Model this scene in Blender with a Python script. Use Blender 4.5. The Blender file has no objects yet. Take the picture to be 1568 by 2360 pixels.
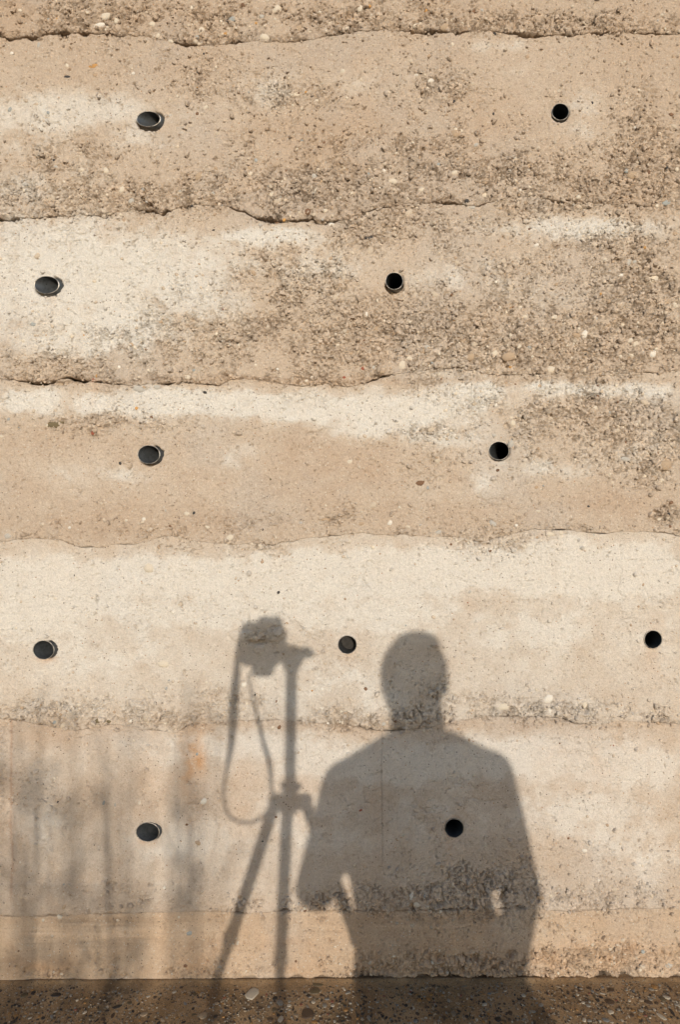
import bpy, bmesh, math
import numpy as np
from mathutils import Vector, Matrix, Quaternion

# ------------------------------------------------------------------ camera, sky, sun, exposure
SC = bpy.context.scene
S = 968.0                       # units of the reference grid (1568 wide) per metre of wall
H_CAM, D_CAM = 1.1126, 1.55     # camera height and distance to the wall
BASE = 2257.0                   # row where wall meets pavement
TX, TZ = -0.119, -0.202         # sunlight travels (TX, 1, TZ) towards the wall

cam = bpy.data.cameras.new('camera'); cam_ob = bpy.data.objects.new('camera', cam)
SC.collection.objects.link(cam_ob); SC.camera = cam_ob
cam.sensor_fit = 'VERTICAL'; cam.sensor_height = 36.0
cam.lens = 36.0 * D_CAM / (2360.0 / S)
cam.clip_start = 0.01; cam.clip_end = 800
cam_ob.location = (784 / S, -D_CAM, H_CAM); cam_ob.rotation_euler = (math.radians(90), 0, 0)

W = bpy.data.worlds.new('World'); SC.world = W; W.use_nodes = True
wn = W.node_tree.nodes; wl = W.node_tree.links
bg = wn.get('Background') or wn.new('ShaderNodeBackground')
wo = wn.get('World Output') or wn.new('ShaderNodeOutputWorld')
sky = wn.new('ShaderNodeTexSky'); sky.sky_type = 'NISHITA'; sky.sun_disc = False
sky.sun_elevation = math.atan2(-TZ, math.hypot(TX, 1)); sky.sun_rotation = math.atan2(-TX, -1.0)
sky.air_density = 1.0; sky.dust_density = 0.75; sky.ozone_density = 2.0
wl.new(sky.outputs[0], bg.inputs[0]); bg.inputs[1].default_value = 0.15
wl.new(bg.outputs[0], wo.inputs[0])

sun = bpy.data.lights.new('sun', 'SUN'); sun.energy = 2.85; sun.angle = math.radians(0.53)
sun.color = (1.0, 0.925, 0.81)
sun_ob = bpy.data.objects.new('sun', sun); SC.collection.objects.link(sun_ob)
sun_ob.rotation_euler = Vector((TX, 1, TZ)).to_track_quat('-Z', 'Y').to_euler()
sun_ob.location = (2, -8, 5)
SC.view_settings.view_transform = 'Standard'; SC.view_settings.look = 'None'
SC.view_settings.gamma = 1; SC.view_settings.use_curve_mapping = False
SC.view_settings.exposure = 0.45

# ------------------------------------------------------------------ helpers
C = SC.collection
rng = np.random.default_rng(7)
def wx(px): return px / S
def wz(py): return (BASE - py) / S

def tag(o, label=None, cat=None, group=None, kind=None):
    if label: o['label'] = label
    if cat: o['category'] = cat
    if group: o['group'] = group
    if kind: o['kind'] = kind
    return o
def empty(name, loc=(0, 0, 0)):
    o = bpy.data.objects.new(name, None); o.location = loc; o.empty_display_size = 0.05
    C.objects.link(o); return o
def link(name, me, parent=None, mat=None):
    o = bpy.data.objects.new(name, me); C.objects.link(o)
    if mat is not None: me.materials.append(mat)
    if parent is not None:
        o.parent = parent
        bpy_inv[o.name] = parent
    return o
bpy_inv = {}
def bm_obj(name, bm, mat, parent=None, smooth=True):
    me = bpy.data.meshes.new(name)
    bm.to_mesh(me); bm.free()
    if smooth: me.shade_smooth()
    return link(name, me, parent, mat)
def child_local(o, parent):
    """keep an object built in world coordinates where it is under a moved empty"""
    o.matrix_parent_inverse = Matrix.Translation(-Vector(parent.location))
    return o

# ---- value noise and cell noise on arrays
def vnoise(x, y, s, seed):
    g = np.random.default_rng(seed).random((256, 256))
    u = x / s + 57.3; v = y / s + 31.7
    i = np.floor(u).astype(int); j = np.floor(v).astype(int)
    f = u - i; h = v - j
    f = f * f * f * (f * (f * 6 - 15) + 10); h = h * h * h * (h * (h * 6 - 15) + 10)
    a = g[i % 256, j % 256]; b = g[(i + 1) % 256, j % 256]
    c = g[i % 256, (j + 1) % 256]; d = g[(i + 1) % 256, (j + 1) % 256]
    return (a * (1 - f) + b * f) * (1 - h) + (c * (1 - f) + d * f) * h
def fbm(x, y, s, seed, n=4, gain=0.5):
    t = 0; a = 1.0; tot = 0
    for k in range(n):
        t = t + a * (vnoise(x, y, s, seed + 13 * k) - 0.5) * 2; tot += a
        a *= gain; s = s / 2.03
    return t / tot
def cells(x, y, s, seed, stretch=1.12):
    """jittered cells: distance to first and second seed, random value of the cell"""
    r = np.random.default_rng(seed)
    jx = r.random((256, 256)); jy = r.random((256, 256)); rv = r.random((256, 256))
    wxp = x + (vnoise(x, y, s * 0.8, seed + 1) - .5) * s * 0.22
    wyp = y + (vnoise(x, y, s * 0.8, seed + 2) - .5) * s * 0.22
    u = wxp / (s * stretch) + 91.1; v = wyp / s + 43.9
    i = np.floor(u).astype(int); j = np.floor(v).astype(int)
    f1 = np.full(u.shape, 9.0); f2 = np.full(u.shape, 9.0); cv = np.zeros(u.shape)
    for di in (-1, 0, 1):
        for dj in (-1, 0, 1):
            a = (i + di) % 256; b = (j + dj) % 256
            d = np.hypot(i + di + jx[a, b] - u, j + dj + jy[a, b] - v)
            m = d < f1
            f2 = np.where(m, f1, np.minimum(f2, d))
            cv = np.where(m, rv[a, b], cv); f1 = np.where(m, d, f1)
    return f1, f2, cv
def sstep(a, b, x):
    t = np.clip((x - a) / (b - a), 0, 1); return t * t * (3 - 2 * t)

# ------------------------------------------------------------------ materials
def new_mat(name):
    m = bpy.data.materials.new(name); m.use_nodes = True
    nt = m.node_tree
    return m, nt, nt.nodes['Principled BSDF']
def mix_col(nt, a, b, fac, mode='MIX'):
    n = nt.nodes.new('ShaderNodeMix'); n.data_type = 'RGBA'; n.blend_type = mode
    for sock, v in ((n.inputs[0], fac), (n.inputs[6], a), (n.inputs[7], b)):
        if hasattr(v, 'is_linked'): nt.links.new(v, sock)
        elif isinstance(v, (tuple, list)): sock.default_value = (*v[:3], 1)
        else: sock.default_value = v
    return n.outputs[2]
def noise(nt, scale, detail=4, rough=0.6, vec=None):
    n = nt.nodes.new('ShaderNodeTexNoise'); n.inputs['Scale'].default_value = scale
    n.inputs['Detail'].default_value = detail; n.inputs['Roughness'].default_value = rough
    if vec is not None: nt.links.new(vec, n.inputs['Vector'])
    return n.outputs['Fac']
def ramp(nt, src, stops):
    n = nt.nodes.new('ShaderNodeValToRGB'); nt.links.new(src, n.inputs[0])
    e = n.color_ramp.elements
    while len(e) < len(stops): e.new(0.5)
    for k, (p, c) in enumerate(stops):
        e[k].position = p; e[k].color = (*c, 1) if isinstance(c, (tuple, list)) else (c, c, c, 1)
    return n.outputs[0]
def coords(nt):
    return nt.nodes.new('ShaderNodeTexCoord').outputs['Object']
def bump(nt, bsdf, src, strength, dist, prev=None):
    b = nt.nodes.new('ShaderNodeBump'); b.inputs['Strength'].default_value = strength
    b.inputs['Distance'].default_value = dist; nt.links.new(src, b.inputs['Height'])
    if prev is not None: nt.links.new(prev.outputs[0], b.inputs['Normal'])
    nt.links.new(b.outputs[0], bsdf.inputs['Normal']); return b
def plain(name, col, rough=0.6, metal=0.0, var=0.12, scale=60, bmp=0.0, spec=0.5):
    m, nt, p = new_mat(name)
    c = coords(nt)
    n = noise(nt, scale, 5, .65, c)
    lo = tuple(v * (1 - var * 1.6) for v in col); hi = tuple(min(1, v * (1 + var * 1.6)) for v in col)
    nt.links.new(ramp(nt, n, [(0.3, lo), (0.7, hi)]), p.inputs['Base Color'])
    p.inputs['Roughness'].default_value = rough; p.inputs['Metallic'].default_value = metal
    p.inputs['Specular IOR Level'].default_value = spec
    if bmp: bump(nt, p, noise(nt, scale * 4, 6, .7, c), 0.8, bmp)
    return m

def earth_material():
    m, nt, p = new_mat('rammed_earth')
    c = coords(nt)
    at = nt.nodes.new('ShaderNodeAttribute'); at.attribute_name = 'tint'
    g1 = ramp(nt, noise(nt, 330, 6, .75, c), [(0.28, 0.60), (0.44, 0.93), (0.60, 1.07), (0.8, 1.25)])
    col = mix_col(nt, at.outputs['Color'], g1, 1.0, 'MULTIPLY')
    # mineral grains, light and dark
    vo = nt.nodes.new('ShaderNodeTexVoronoi'); vo.inputs['Scale'].default_value = 210
    nt.links.new(c, vo.inputs['Vector'])
    sep = nt.nodes.new('ShaderNodeSeparateColor'); nt.links.new(vo.outputs['Color'], sep.inputs[0])
    near = ramp(nt, vo.outputs['Distance'], [(0.22, 1.0), (0.36, 0.0)])
    def pick(lo, hi, ch):
        a = ramp(nt, sep.outputs[ch], [(lo, 0.0), (hi, 1.0)])
        mm = nt.nodes.new('ShaderNodeMath'); mm.operation = 'MULTIPLY'
        nt.links.new(a, mm.inputs[0]); nt.links.new(near, mm.inputs[1]); return mm.outputs[0]
    col = mix_col(nt, col, (0.56, 0.50, 0.42), pick(.90, .91, 0))
    col = mix_col(nt, col, (0.13, 0.095, 0.07), pick(.975, .98, 1))
    col = mix_col(nt, col, (0.36, 0.20, 0.10), pick(.985, .99, 2))
    nt.links.new(col, p.inputs['Base Color'])
    p.inputs['Roughness'].default_value = 0.95; p.inputs['Specular IOR Level'].default_value = 0.15
    b0 = bump(nt, p, noise(nt, 170, 5, .75, c), 0.9, 0.0050)
    bump(nt, p, noise(nt, 480, 5, .75, c), 0.9, 0.0022, b0)
    return m
M_EARTH = earth_material()

STONE = dict(
    dust=(0.42, 0.345, 0.265), cream=(0.50, 0.43, 0.34), white=(0.56, 0.51, 0.44), grey=(0.36, 0.33, 0.29),
    blue=(0.27, 0.275, 0.26), dark=(0.045, 0.04, 0.038), brown=(0.15, 0.085, 0.05), ochre=(0.40, 0.22, 0.08),
    red=(0.24, 0.075, 0.045), tan=(0.34, 0.25, 0.17), olive=(0.13, 0.10, 0.055))
M_STONE = {k: plain('stone_' + k, v, 0.85, 0, 0.16, 90, 0.0009, 0.25) for k, v in STONE.items()}
GST = dict(white=(0.37, 0.31, 0.23), grey=(0.20, 0.175, 0.14), blue=(0.15, 0.145, 0.135), tan=(0.26, 0.19, 0.12),
           dark=(0.018, 0.014, 0.012), brown=(0.06, 0.035, 0.02), ochre=(0.24, 0.12, 0.035), red=(0.16, 0.05, 0.03),
           olive=(0.085, 0.06, 0.03), dust=(0.16, 0.12, 0.08))
M_GST = {k: plain('aggregate_' + k, v, 0.5, 0, 0.22, 120, 0.0004, 0.4) for k, v in GST.items()}

# ------------------------------------------------------------------ pavement and ground
def ground_z(x): return (x - 0.81) * 0.0045
def paving_material():
    m, nt, p = new_mat('exposed_aggregate_concrete')
    c = coords(nt)
    base = ramp(nt, noise(nt, 9, 5, .6, c), [(0.3, (0.15, 0.087, 0.038)), (0.5, (0.27, 0.165, 0.080)), (0.72, (0.37, 0.240, 0.125))])
    base = mix_col(nt, base, ramp(nt, noise(nt, 260, 6, .8, c), [(0.3, 0.55), (0.5, 1.0), (0.72, 1.35)]), 1.0, 'MULTIPLY')
    # darker damp grime patches
    base = mix_col(nt, base, (0.035, 0.028, 0.02), ramp(nt, noise(nt, 5.0, 7, .75, c), [(0.52, 0.0), (0.72, 0.75)]))
    vo = nt.nodes.new('ShaderNodeTexVoronoi'); vo.inputs['Scale'].default_value = 230; nt.links.new(c, vo.inputs['Vector'])
    near = ramp(nt, vo.outputs['Distance'], [(0.25, 1.0), (0.4, 0.0)])
    tints = ramp(nt, nt.nodes.new('ShaderNodeSeparateColor').outputs[0], [(0, 0), (1, 1)])
    sep = nt.nodes.new('ShaderNodeSeparateColor'); nt.links.new(vo.outputs['Color'], sep.inputs[0])
    gc = ramp(nt, sep.outputs[0], [(0.0, (0.03, 0.022, 0.016)), (0.3, (0.09, 0.055, 0.03)), (0.55, (0.16, 0.12, 0.08)), (0.8, (0.30, 0.26, 0.20)), (1.0, (0.24, 0.12, 0.04))])
    mm = nt.nodes.new('ShaderNodeMath'); mm.operation = 'MULTIPLY'
    nt.links.new(near, mm.inputs[0]); nt.links.new(ramp(nt, sep.outputs[1], [(0.45, 0.0), (0.5, 1.0)]), mm.inputs[1])
    base = mix_col(nt, base, gc, mm.outputs[0])
    nt.links.new(base, p.inputs['Base Color'])
    p.inputs['Roughness'].default_value = 0.8; p.inputs['Specular IOR Level'].default_value = 0.3
    b0 = bump(nt, p, noise(nt, 170, 6, .75, c), 0.8, 0.002)
    bump(nt, p, noise(nt, 600, 4, .7, c), 0.6, 0.0008, b0)
    return m
def make_ground():
    m = paving_material()
    # pavement: fine near the wall, with gentle relief
    xs = np.concatenate([np.linspace(-6, -0.2, 30)[:-1], np.linspace(-0.2, 1.85, 420), np.linspace(1.85, 8, 30)[1:]])
    ys = np.concatenate([np.linspace(-8, -0.6, 24)[:-1], np.linspace(-0.6, -0.2, 24)[:-1], np.linspace(-0.2, 0.02, 60)])
    X, Y = np.meshgrid(xs, ys)
    Z = ground_z(X) + fbm(X, Y, 0.05, 900, 4) * 0.0009 + fbm(X, Y, 0.5, 950, 2) * 0.0015
    Z += 0.004 * np.exp(-np.abs(Y + 0.004) / 0.010) * (0.4 + vnoise(X, Y, 0.06, 77))     # dirt swept against the wall
    me = grid_to_mesh('pavement', X, Y, Z)
    o = link('pavement', me, None, m); tag(o, kind='structure')
    # wide ground beyond
    m2, nt, p = new_mat('dry_ground')
    c = coords(nt)
    nt.links.new(ramp(nt, noise(nt, 1.2, 8, .7, c), [(0.3, (0.10, 0.075, 0.045)), (0.6, (0.19, 0.15, 0.10))]), p.inputs['Base Color'])
    p.inputs['Roughness'].default_value = 0.95
    bump(nt, p, noise(nt, 20, 8, .7, c), 0.6, 0.03)
    bm = bmesh.new()
    vs = [bm.verts.new(v) for v in ((-300, -300, -0.12), (300, -300, -0.12), (300, 300, -0.12), (-300, 300, -0.12))]
    bm.faces.new(vs); g = bm_obj('ground', bm, m2, smooth=False); tag(g, kind='structure')
    return o
def grid_to_mesh(name, X, Y, Z, keep=None, tint=None, flip=False):
    r, c = X.shape
    me = bpy.data.meshes.new(name)
    idx = np.arange(r * c).reshape(r, c)
    q = np.stack([idx[:-1, :-1], idx[:-1, 1:], idx[1:, 1:], idx[1:, :-1]], -1).reshape(-1, 4)
    if flip: q = q[:, ::-1]
    if keep is not None: q = q[keep.reshape(-1)]
    co = np.stack([X, Y, Z], -1).reshape(-1, 3).astype(np.float32)
    me.vertices.add(r * c); me.vertices.foreach_set('co', co.ravel())
    me.loops.add(len(q) * 4); me.loops.foreach_set('vertex_index', q.ravel().astype(np.int32))
    me.polygons.add(len(q))
    me.polygons.foreach_set('loop_start', (np.arange(len(q)) * 4).astype(np.int32))
    me.polygons.foreach_set('loop_total', np.full(len(q), 4, np.int32))
    me.update(calc_edges=True)
    me.polygons.foreach_set('use_smooth', np.ones(len(q), bool))
    if tint is not None:
        a = me.color_attributes.new('tint', 'FLOAT_COLOR', 'POINT')
        rgba = np.ones((r * c, 4), np.float32); rgba[:, :3] = tint.reshape(-1, 3)
        a.data.foreach_set('color', rgba.ravel())
    return me
pavement = make_ground()

# ------------------------------------------------------------------ the wall
# joints between the rammed lifts, (column, row) on the reference grid
J = [
 [(0,82),(25,91),(95,80),(135,73),(190,75),(235,75),(270,79),(325,83),(380,95),(435,104),(490,102),(550,95),(655,96),(725,90),(784,78),(834,71),(884,69),(984,75),(1054,74),(1104,70),(1159,72),(1209,80),(1244,84),(1284,77),(1314,80),(1374,77),(1434,75),(1474,76),(1568,79)],
 [(0,505),(25,507),(60,502),(125,502),(175,495),(215,495),(240,500),(270,490),(310,482),(340,486),(370,492),(400,482),(450,471),(500,470),(530,475),(555,487),(590,502),(625,507),(675,510),(720,507),(750,515),(784,510),(814,500),(849,487),(884,477),(934,470),(974,467),(999,465),(1034,465),(1064,472),(1104,475),(1144,462),(1184,452),(1219,450),(1259,456),(1289,465),(1309,462),(1334,465),(1384,470),(1434,470),(1509,475),(1568,482)],
 [(0,875),(30,875),(65,882),(105,884),(145,870),(190,877),(220,879),(260,884),(300,889),(350,884),(395,884),(425,879),(460,887),(505,889),(530,874),(600,874),(650,884),(700,889),(750,884),(784,892),(824,889),(859,877),(884,867),(934,859),(984,852),(1024,847),(1064,849),(1104,859),(1134,864),(1174,864),(1214,862),(1254,859),(1314,858),(1374,859),(1424,854),(1484,859),(1524,859),(1568,854)],
 [(0,1249),(20,1246),(35,1243),(90,1240),(135,1245),(165,1255),(200,1263),(240,1260),(280,1255),(310,1253),(350,1243),(380,1235),(415,1238),(440,1245),(480,1250),(530,1255),(580,1253),(630,1255),(670,1248),(710,1240),(750,1238),(784,1233),(844,1230),(909,1235),(954,1233),(1004,1238),(1059,1238),(1104,1248),(1134,1243),(1174,1233),(1209,1223),(1249,1220),(1309,1223),(1359,1228),(1389,1230),(1434,1225),(1484,1225),(1568,1234)],
 [(0,1658),(50,1660),(90,1670),(140,1678),(175,1685),(210,1678),(260,1670),(300,1675),(350,1683),(400,1688),(430,1675),(475,1668),(525,1663),(565,1660),(650,1660),(700,1665),(784,1670),(834,1678),(874,1685),(909,1685),(944,1680),(994,1678),(1024,1665),(1064,1660),(1109,1653),(1159,1651),(1209,1653),(1259,1655),(1294,1655),(1324,1668),(1374,1673),(1434,1660),(1484,1663),(1568,1669)],
 [(0,2110),(45,2112),(105,2111),(160,2110),(200,2106),(300,2105),(350,2102),(410,2102),(500,2101),(560,2106),(640,2100),(784,2099),(884,2101),(934,2099),(1094,2096),(1234,2095),(1324,2101),(1384,2097),(1434,2095),(1568,2093)],
]
def joint(k, x):
    """height of joint k along the wall"""
    if k == -2: return np.full(x.shape, wz(-720.0)) + fbm(x, x * 0, 0.3, 5) * 0.004
    if k == -1: return np.full(x.shape, wz(-330.0)) + fbm(x, x * 0, 0.25, 5) * 0.012
    if k == 6: return np.full(x.shape, -0.03)
    p = np.array(J[k], float)
    z = np.interp(x, wx(p[:, 0]), wz(p[:, 1]))
    return z + fbm(x, x * 0 + k, 0.022, 60 + k, 5, .62) * (0.0050 if k < 5 else 0.0016) + fbm(x, x * 0 + k, 0.2, 600 + k, 2) * 0.004 * sstep(0.0, 0.3, np.maximum(-x, x - wx(1568)))

# blobs on the reference grid: column, row, half width, half height, amount
ROUGH = [ # crumbly, open-textured patches
 (300,30,420,40,.9),(820,30,250,40,.6),(1250,50,400,30,.8),
 (120,370,130,60,.55),(250,450,420,40,.95),(700,440,330,60,.9),(1150,400,260,60,.8),(1500,370,110,120,1.0),(1050,330,180,60,.6),(480,180,130,60,.45),(640,215,220,45,.5),(1010,190,70,40,.8),(700,330,180,60,.45),(1400,440,260,40,.8),
 (480,770,330,80,.75),(700,640,170,80,.7),(900,770,330,90,.95),(1250,800,330,70,1.1),(1480,690,110,160,1.15),(870,540,110,40,.9),(1180,620,150,80,.45),(150,840,180,40,.75),(1420,560,160,50,.7),(1040,510,120,30,.8),
 (250,975,170,30,.75),(1400,980,220,85,1.05),(1220,960,60,60,.8),(1480,1060,120,50,.8),(1010,990,130,30,.55),(400,1215,420,28,.35),(780,1190,60,20,.7),(1532,1186,34,24,1.3),(1130,1245,110,40,.6),(560,1260,260,22,.5),(1010,1050,120,40,.35),
 (605,1482,56,34,.5),(370,1400,160,40,.2),(120,1640,190,34,.8),(340,1655,240,24,.7),(560,1620,120,50,.65),(900,1655,220,28,.8),(1230,1635,200,34,.75),(1480,1650,140,26,.7),(990,1600,60,60,.4),(700,1500,130,50,.25),
 (120,1850,80,40,.35),(260,2070,90,40,.55),(560,2085,80,28,.6),(740,2085,120,24,.75),(930,2075,120,34,.9),(1110,2055,120,56,1.15),(1320,2075,230,34,.7),(1300,1960,260,40,.25),
 (1130,2230,330,34,1.15),(1420,2215,190,48,.9),(830,2240,60,22,1.0),(120,2245,110,12,.6),(450,2240,260,10,.45),(1290,2140,90,30,.45),
]
LIGHT = [ # pale lime bloom on the surface
 (120,255,240,60,.8),(60,440,110,60,.55),(60,340,130,50,.45),(200,400,120,50,.35),(350,310,200,70,.45),(620,210,120,60,.55),(830,190,130,50,.45),(1160,105,90,22,.5),(1350,235,70,50,.5),(1340,300,46,44,.45),(1250,160,170,50,.35),(930,140,60,50,.3),(560,150,60,60,.3),
 (120,620,280,130,.9),(200,790,200,50,.6),(430,650,120,110,.6),(330,600,260,80,.8),(230,740,220,80,.75),(620,548,170,26,.85),(760,620,160,60,.5),(1080,640,160,60,.5),(1380,525,250,34,.75),(1290,680,130,60,.35),(500,690,120,70,.5),(30,760,90,60,.5),
 (90,925,60,32,.95),(30,925,40,30,.9),(215,930,70,34,.95),(400,925,140,36,1.0),(560,935,110,34,1.0),(700,940,120,40,.95),(330,960,60,20,.5),(930,945,180,50,.85),(1080,910,100,40,.8),(860,985,130,34,.75),(1010,1010,110,26,.6),(1340,895,170,22,.8),(1500,900,80,30,.5),
 (530,1055,60,44,.38),(280,1095,60,28,.5),(150,1090,70,34,.35),(1230,1075,70,40,.55),(1340,1085,60,30,.5),(1115,1110,40,34,.45),(740,1105,40,18,.3),(1440,1040,90,30,.35),
 (160,1330,260,50,.8),(60,1420,160,90,.55),(420,1330,240,50,.7),(800,1315,300,50,1.0),(680,1350,200,40,.8),(1080,1300,200,50,.8),(1330,1310,260,60,.95),(1500,1330,120,60,.7),(560,1400,220,60,.55),(900,1420,220,60,.45),(1250,1450,240,60,.45),(250,1520,230,80,.4),(1150,1560,200,80,.25),(740,1580,200,80,.45),(300,1400,200,50,.5),(780,1430,100,40,.5),
 (560,1720,300,50,.55),(900,1760,300,60,.65),(1180,1740,200,60,.75),(1440,1760,180,80,.65),(380,1740,120,50,.4),(120,1760,130,60,.35),(1320,1880,200,80,.55),(90,1900,90,60,.5),(400,1940,160,70,.55),(700,1900,200,120,.45),(1000,1900,240,120,.4),(1480,1960,120,90,.5),(540,2040,90,40,.3),
 (1350,2160,160,20,.3),(1240,2130,120,60,.35),(870,2160,160,40,.2),(150,2170,170,30,.25),
]
DARKEN = [ # damp brown, unbloomed earth
 (750,1090,230,110,.8),(330,1210,420,50,.75),(950,1190,420,50,.65),(1450,1160,200,60,.6),(100,1010,160,50,.5),(700,1010,160,30,.5),(0,40,60,60,.9),(620,300,160,40,.2),(60,1150,140,60,.45),
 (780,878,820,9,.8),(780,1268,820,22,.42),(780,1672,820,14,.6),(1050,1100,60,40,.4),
 (40,985,60,40,.3),(780,2118,820,10,.25),(1100,480,500,20,.25),(1400,130,300,60,.15),(800,330,300,80,.25),
]
RUST = [ # orange staining
 (455,1735,16,60,1.2),(432,1765,12,80,.9),(20,1890,40,120,.3),(100,1700,120,30,.35),(560,1860,50,100,.3),(700,1850,50,60,.3),(440,2230,60,30,.6),(690,2235,100,20,.6),(100,2225,120,22,.6),(1250,2215,60,30,.45),(1420,2190,160,44,.5),
 (780,2180,820,70,.35),(217,905,8,24,.7),(1080,1400,12,34,.4),(113,684,14,7,.7),(343,293,18,6,.35),(103,1520,22,9,.7),(343,1072,16,14,.5),(342,1942,26,14,.8),(1047,1936,16,34,.55),(800,1512,16,14,.5),(1506,1500,18,44,.4),(1300,1730,120,40,.25),(870,1830,10,160,.25),(1385,1760,40,40,.25),(330,1830,60,80,.25),(440,1860,30,130,.3),
]
PITS = [ # column,row,half w,half h,depth mm
 (345,474,13,6,16),(330,462,5,10,10),(600,1481,16,4,12),(580,1480,6,4,10),(1528,1192,10,7,15),(1512,1180,8,6,12),(1350,1636,5,11,13),
 (1396,2236,22,14,9),(1435,2236,20,18,11),(825,2240,24,9,14),(900,2236,22,13,13),(866,2240,18,6,12),(60,2240,8,7,8),(272,2248,20,4,8),(1010,2205,9,8,12),(1100,2210,7,12,14),(1075,2240,12,7,13),(1140,2235,9,10,13),(1180,2200,8,12,12),(1205,2235,10,8,12),(960,2240,14,6,11),
 (950,2092,7,8,13),(1015,2082,12,8,14),(1095,2080,6,10,14),(1160,2070,5,10,12),(1190,2092,7,5,12),(1120,2062,9,5,12),(736,2090,8,8,11),(720,2084,5,7,9),(655,2098,8,5,8),
 (550,2098,6,6,9),(255,2040,10,5,8),(315,1445,3,7,6),(425,1552,4,7,6),(1180,1635,6,7,10),(1300,1660,6,8,10),(55,1656,5,4,8),(90,1640,3,10,8),(205,1672,5,5,8),
 (1190,55,5,14,12),(1390,70,4,12,10),(805,38,10,7,11),(815,60,14,5,9),(995,35,7,5,9),(1065,405,9,5,10),(1030,465,9,4,9),(975,345,7,6,9),(970,360,5,6,8),(1120,450,6,7,8),
 (78,88,20,4,9),(145,76,14,5,13),(192,77,6,4,10),(430,85,10,6,8),(545,78,8,9,8),(1215,80,26,4,10),(990,73,14,4,10),(75,640+0,3,2,4),
 (135,883,26,5,12),(85,884,14,4,10),(175,877,22,4,9),(330,1005-30,4,3,4),(515,750,6,5,8),(440,740,10,5,7),(995,748,4,8,10),(875,867,20,4,11),(1195,828,7,10,10),(1440,740,7,16,11),(1455,835,8,8,11),(1520,640,22,5,8),(1480,612,8,6,8),
 (1270,958,10,5,10),(1170,985,6,8,9),(1360,920,14,6,9),(240,985,20,5,6),(780,1190,14,3,6),(795,1183,4,8,6),(750,1200,16,3,5),(1540,1205,12,8,9),(625,508,26,4,10),(740,512,24,4,9),(20,505,22,4,9),(375,492,8,6,9),(235,498,8,4,9),
]
BUMPS = [ # clods standing out: column,row,half w,half h,height mm
 (185,47,24,11,6),(430,458,17,12,6),(575,1465,44,14,4),(632,1462,24,16,5),(598,1497,12,10,4),(1500,640,20,12,5),(1180,818,20,12,5),(1085,822,16,10,4),(640,1455,14,9,5),
 (320,1628,22,16,5),(560,455,20,9,4),(1010,2090,16,10,5),(930,2088,22,13,6),(1095,2094,16,9,5),(1355,1640,16,14,5),(1095,2225,12,14,7),(1010,2210,16,14,6),(1060,2212,12,12,5),(1130,2210,9,12,5),(1165,2225,12,14,6),(985,2225,16,12,5),(1420,2205,14,12,5),(1480,2235,14,14,6),(1290,2235,18,12,5),(1400,2200,16,12,4),(1545,2190,18,10,4),
 (905,462,16,8,4),(690,85,18,8,4),(1270,990-35,14,8,6),(1530,1075,18,10,5),(1240,990,12,8,4),(770,1190,18,6,5),
]
def blobs(X, Z, lst, p=1.6):
    out = np.zeros(X.shape)
    for c, r, hw, hh, a in lst:
        x0 = wx(c); z0 = wz(r); sx = hw / S; sz = hh / S
        m = (np.abs(X - x0) < 2.3 * sx) & (np.abs(Z - z0) < 2.3 * sz)
        if not m.any(): continue
        d = ((X[m] - x0) / sx) ** 2 + ((Z[m] - z0) / sz) ** 2
        v = a * np.exp(-(d / 1.0) ** (p / 2) * 0.9)
        out[m] = np.maximum(out[m], v) + 0.18 * np.minimum(out[m], v)
    return out

# pipes: column, row, half width, half height, broken earth at right / below (px), vertical tilt
PIPES = [
 (344,275,28.0,17.8, 8,14), (1292.5,258.5,19.9,19.6,2,6), (109,657,28.8,20.2,9,10), (909.5,648,20.4,20.0,2,15),
 (344,1047.5,25.8,21.4,9,5), (1151.5,1039,23.8,21.4,3,4), (101,1497.5,24.6,21.8,7,1), (801,1485.5,21.6,21.4,1,1),
 (1506,1473.5,20.4,21.2,2,2), (341.5,1917,27.0,22.0,4,1), (1047.5,1908,21.8,21.9,0,0),
]

NR_SPAC = 0.00195
FX0, FX1 = -0.10, wx(1568) + 0.10
def x_positions():
    n = int((FX1 - FX0) / NR_SPAC)
    fine = np.linspace(FX0, FX1, n)
    st = 0.004; left = [FX0]
    while left[-1] > -3.4:
        left.append(left[-1] - st); st = min(st * 1.22, 0.12)
    st = 0.004; right = [FX1]
    while right[-1] < 5.0:
        right.append(right[-1] + st); st = min(st * 1.22, 0.12)
    return np.concatenate([np.array(left[:0:-1]), fine, np.array(right[1:])])
XS = x_positions()
LAYERS = []     # arrays kept for placing stones on the surface

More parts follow.
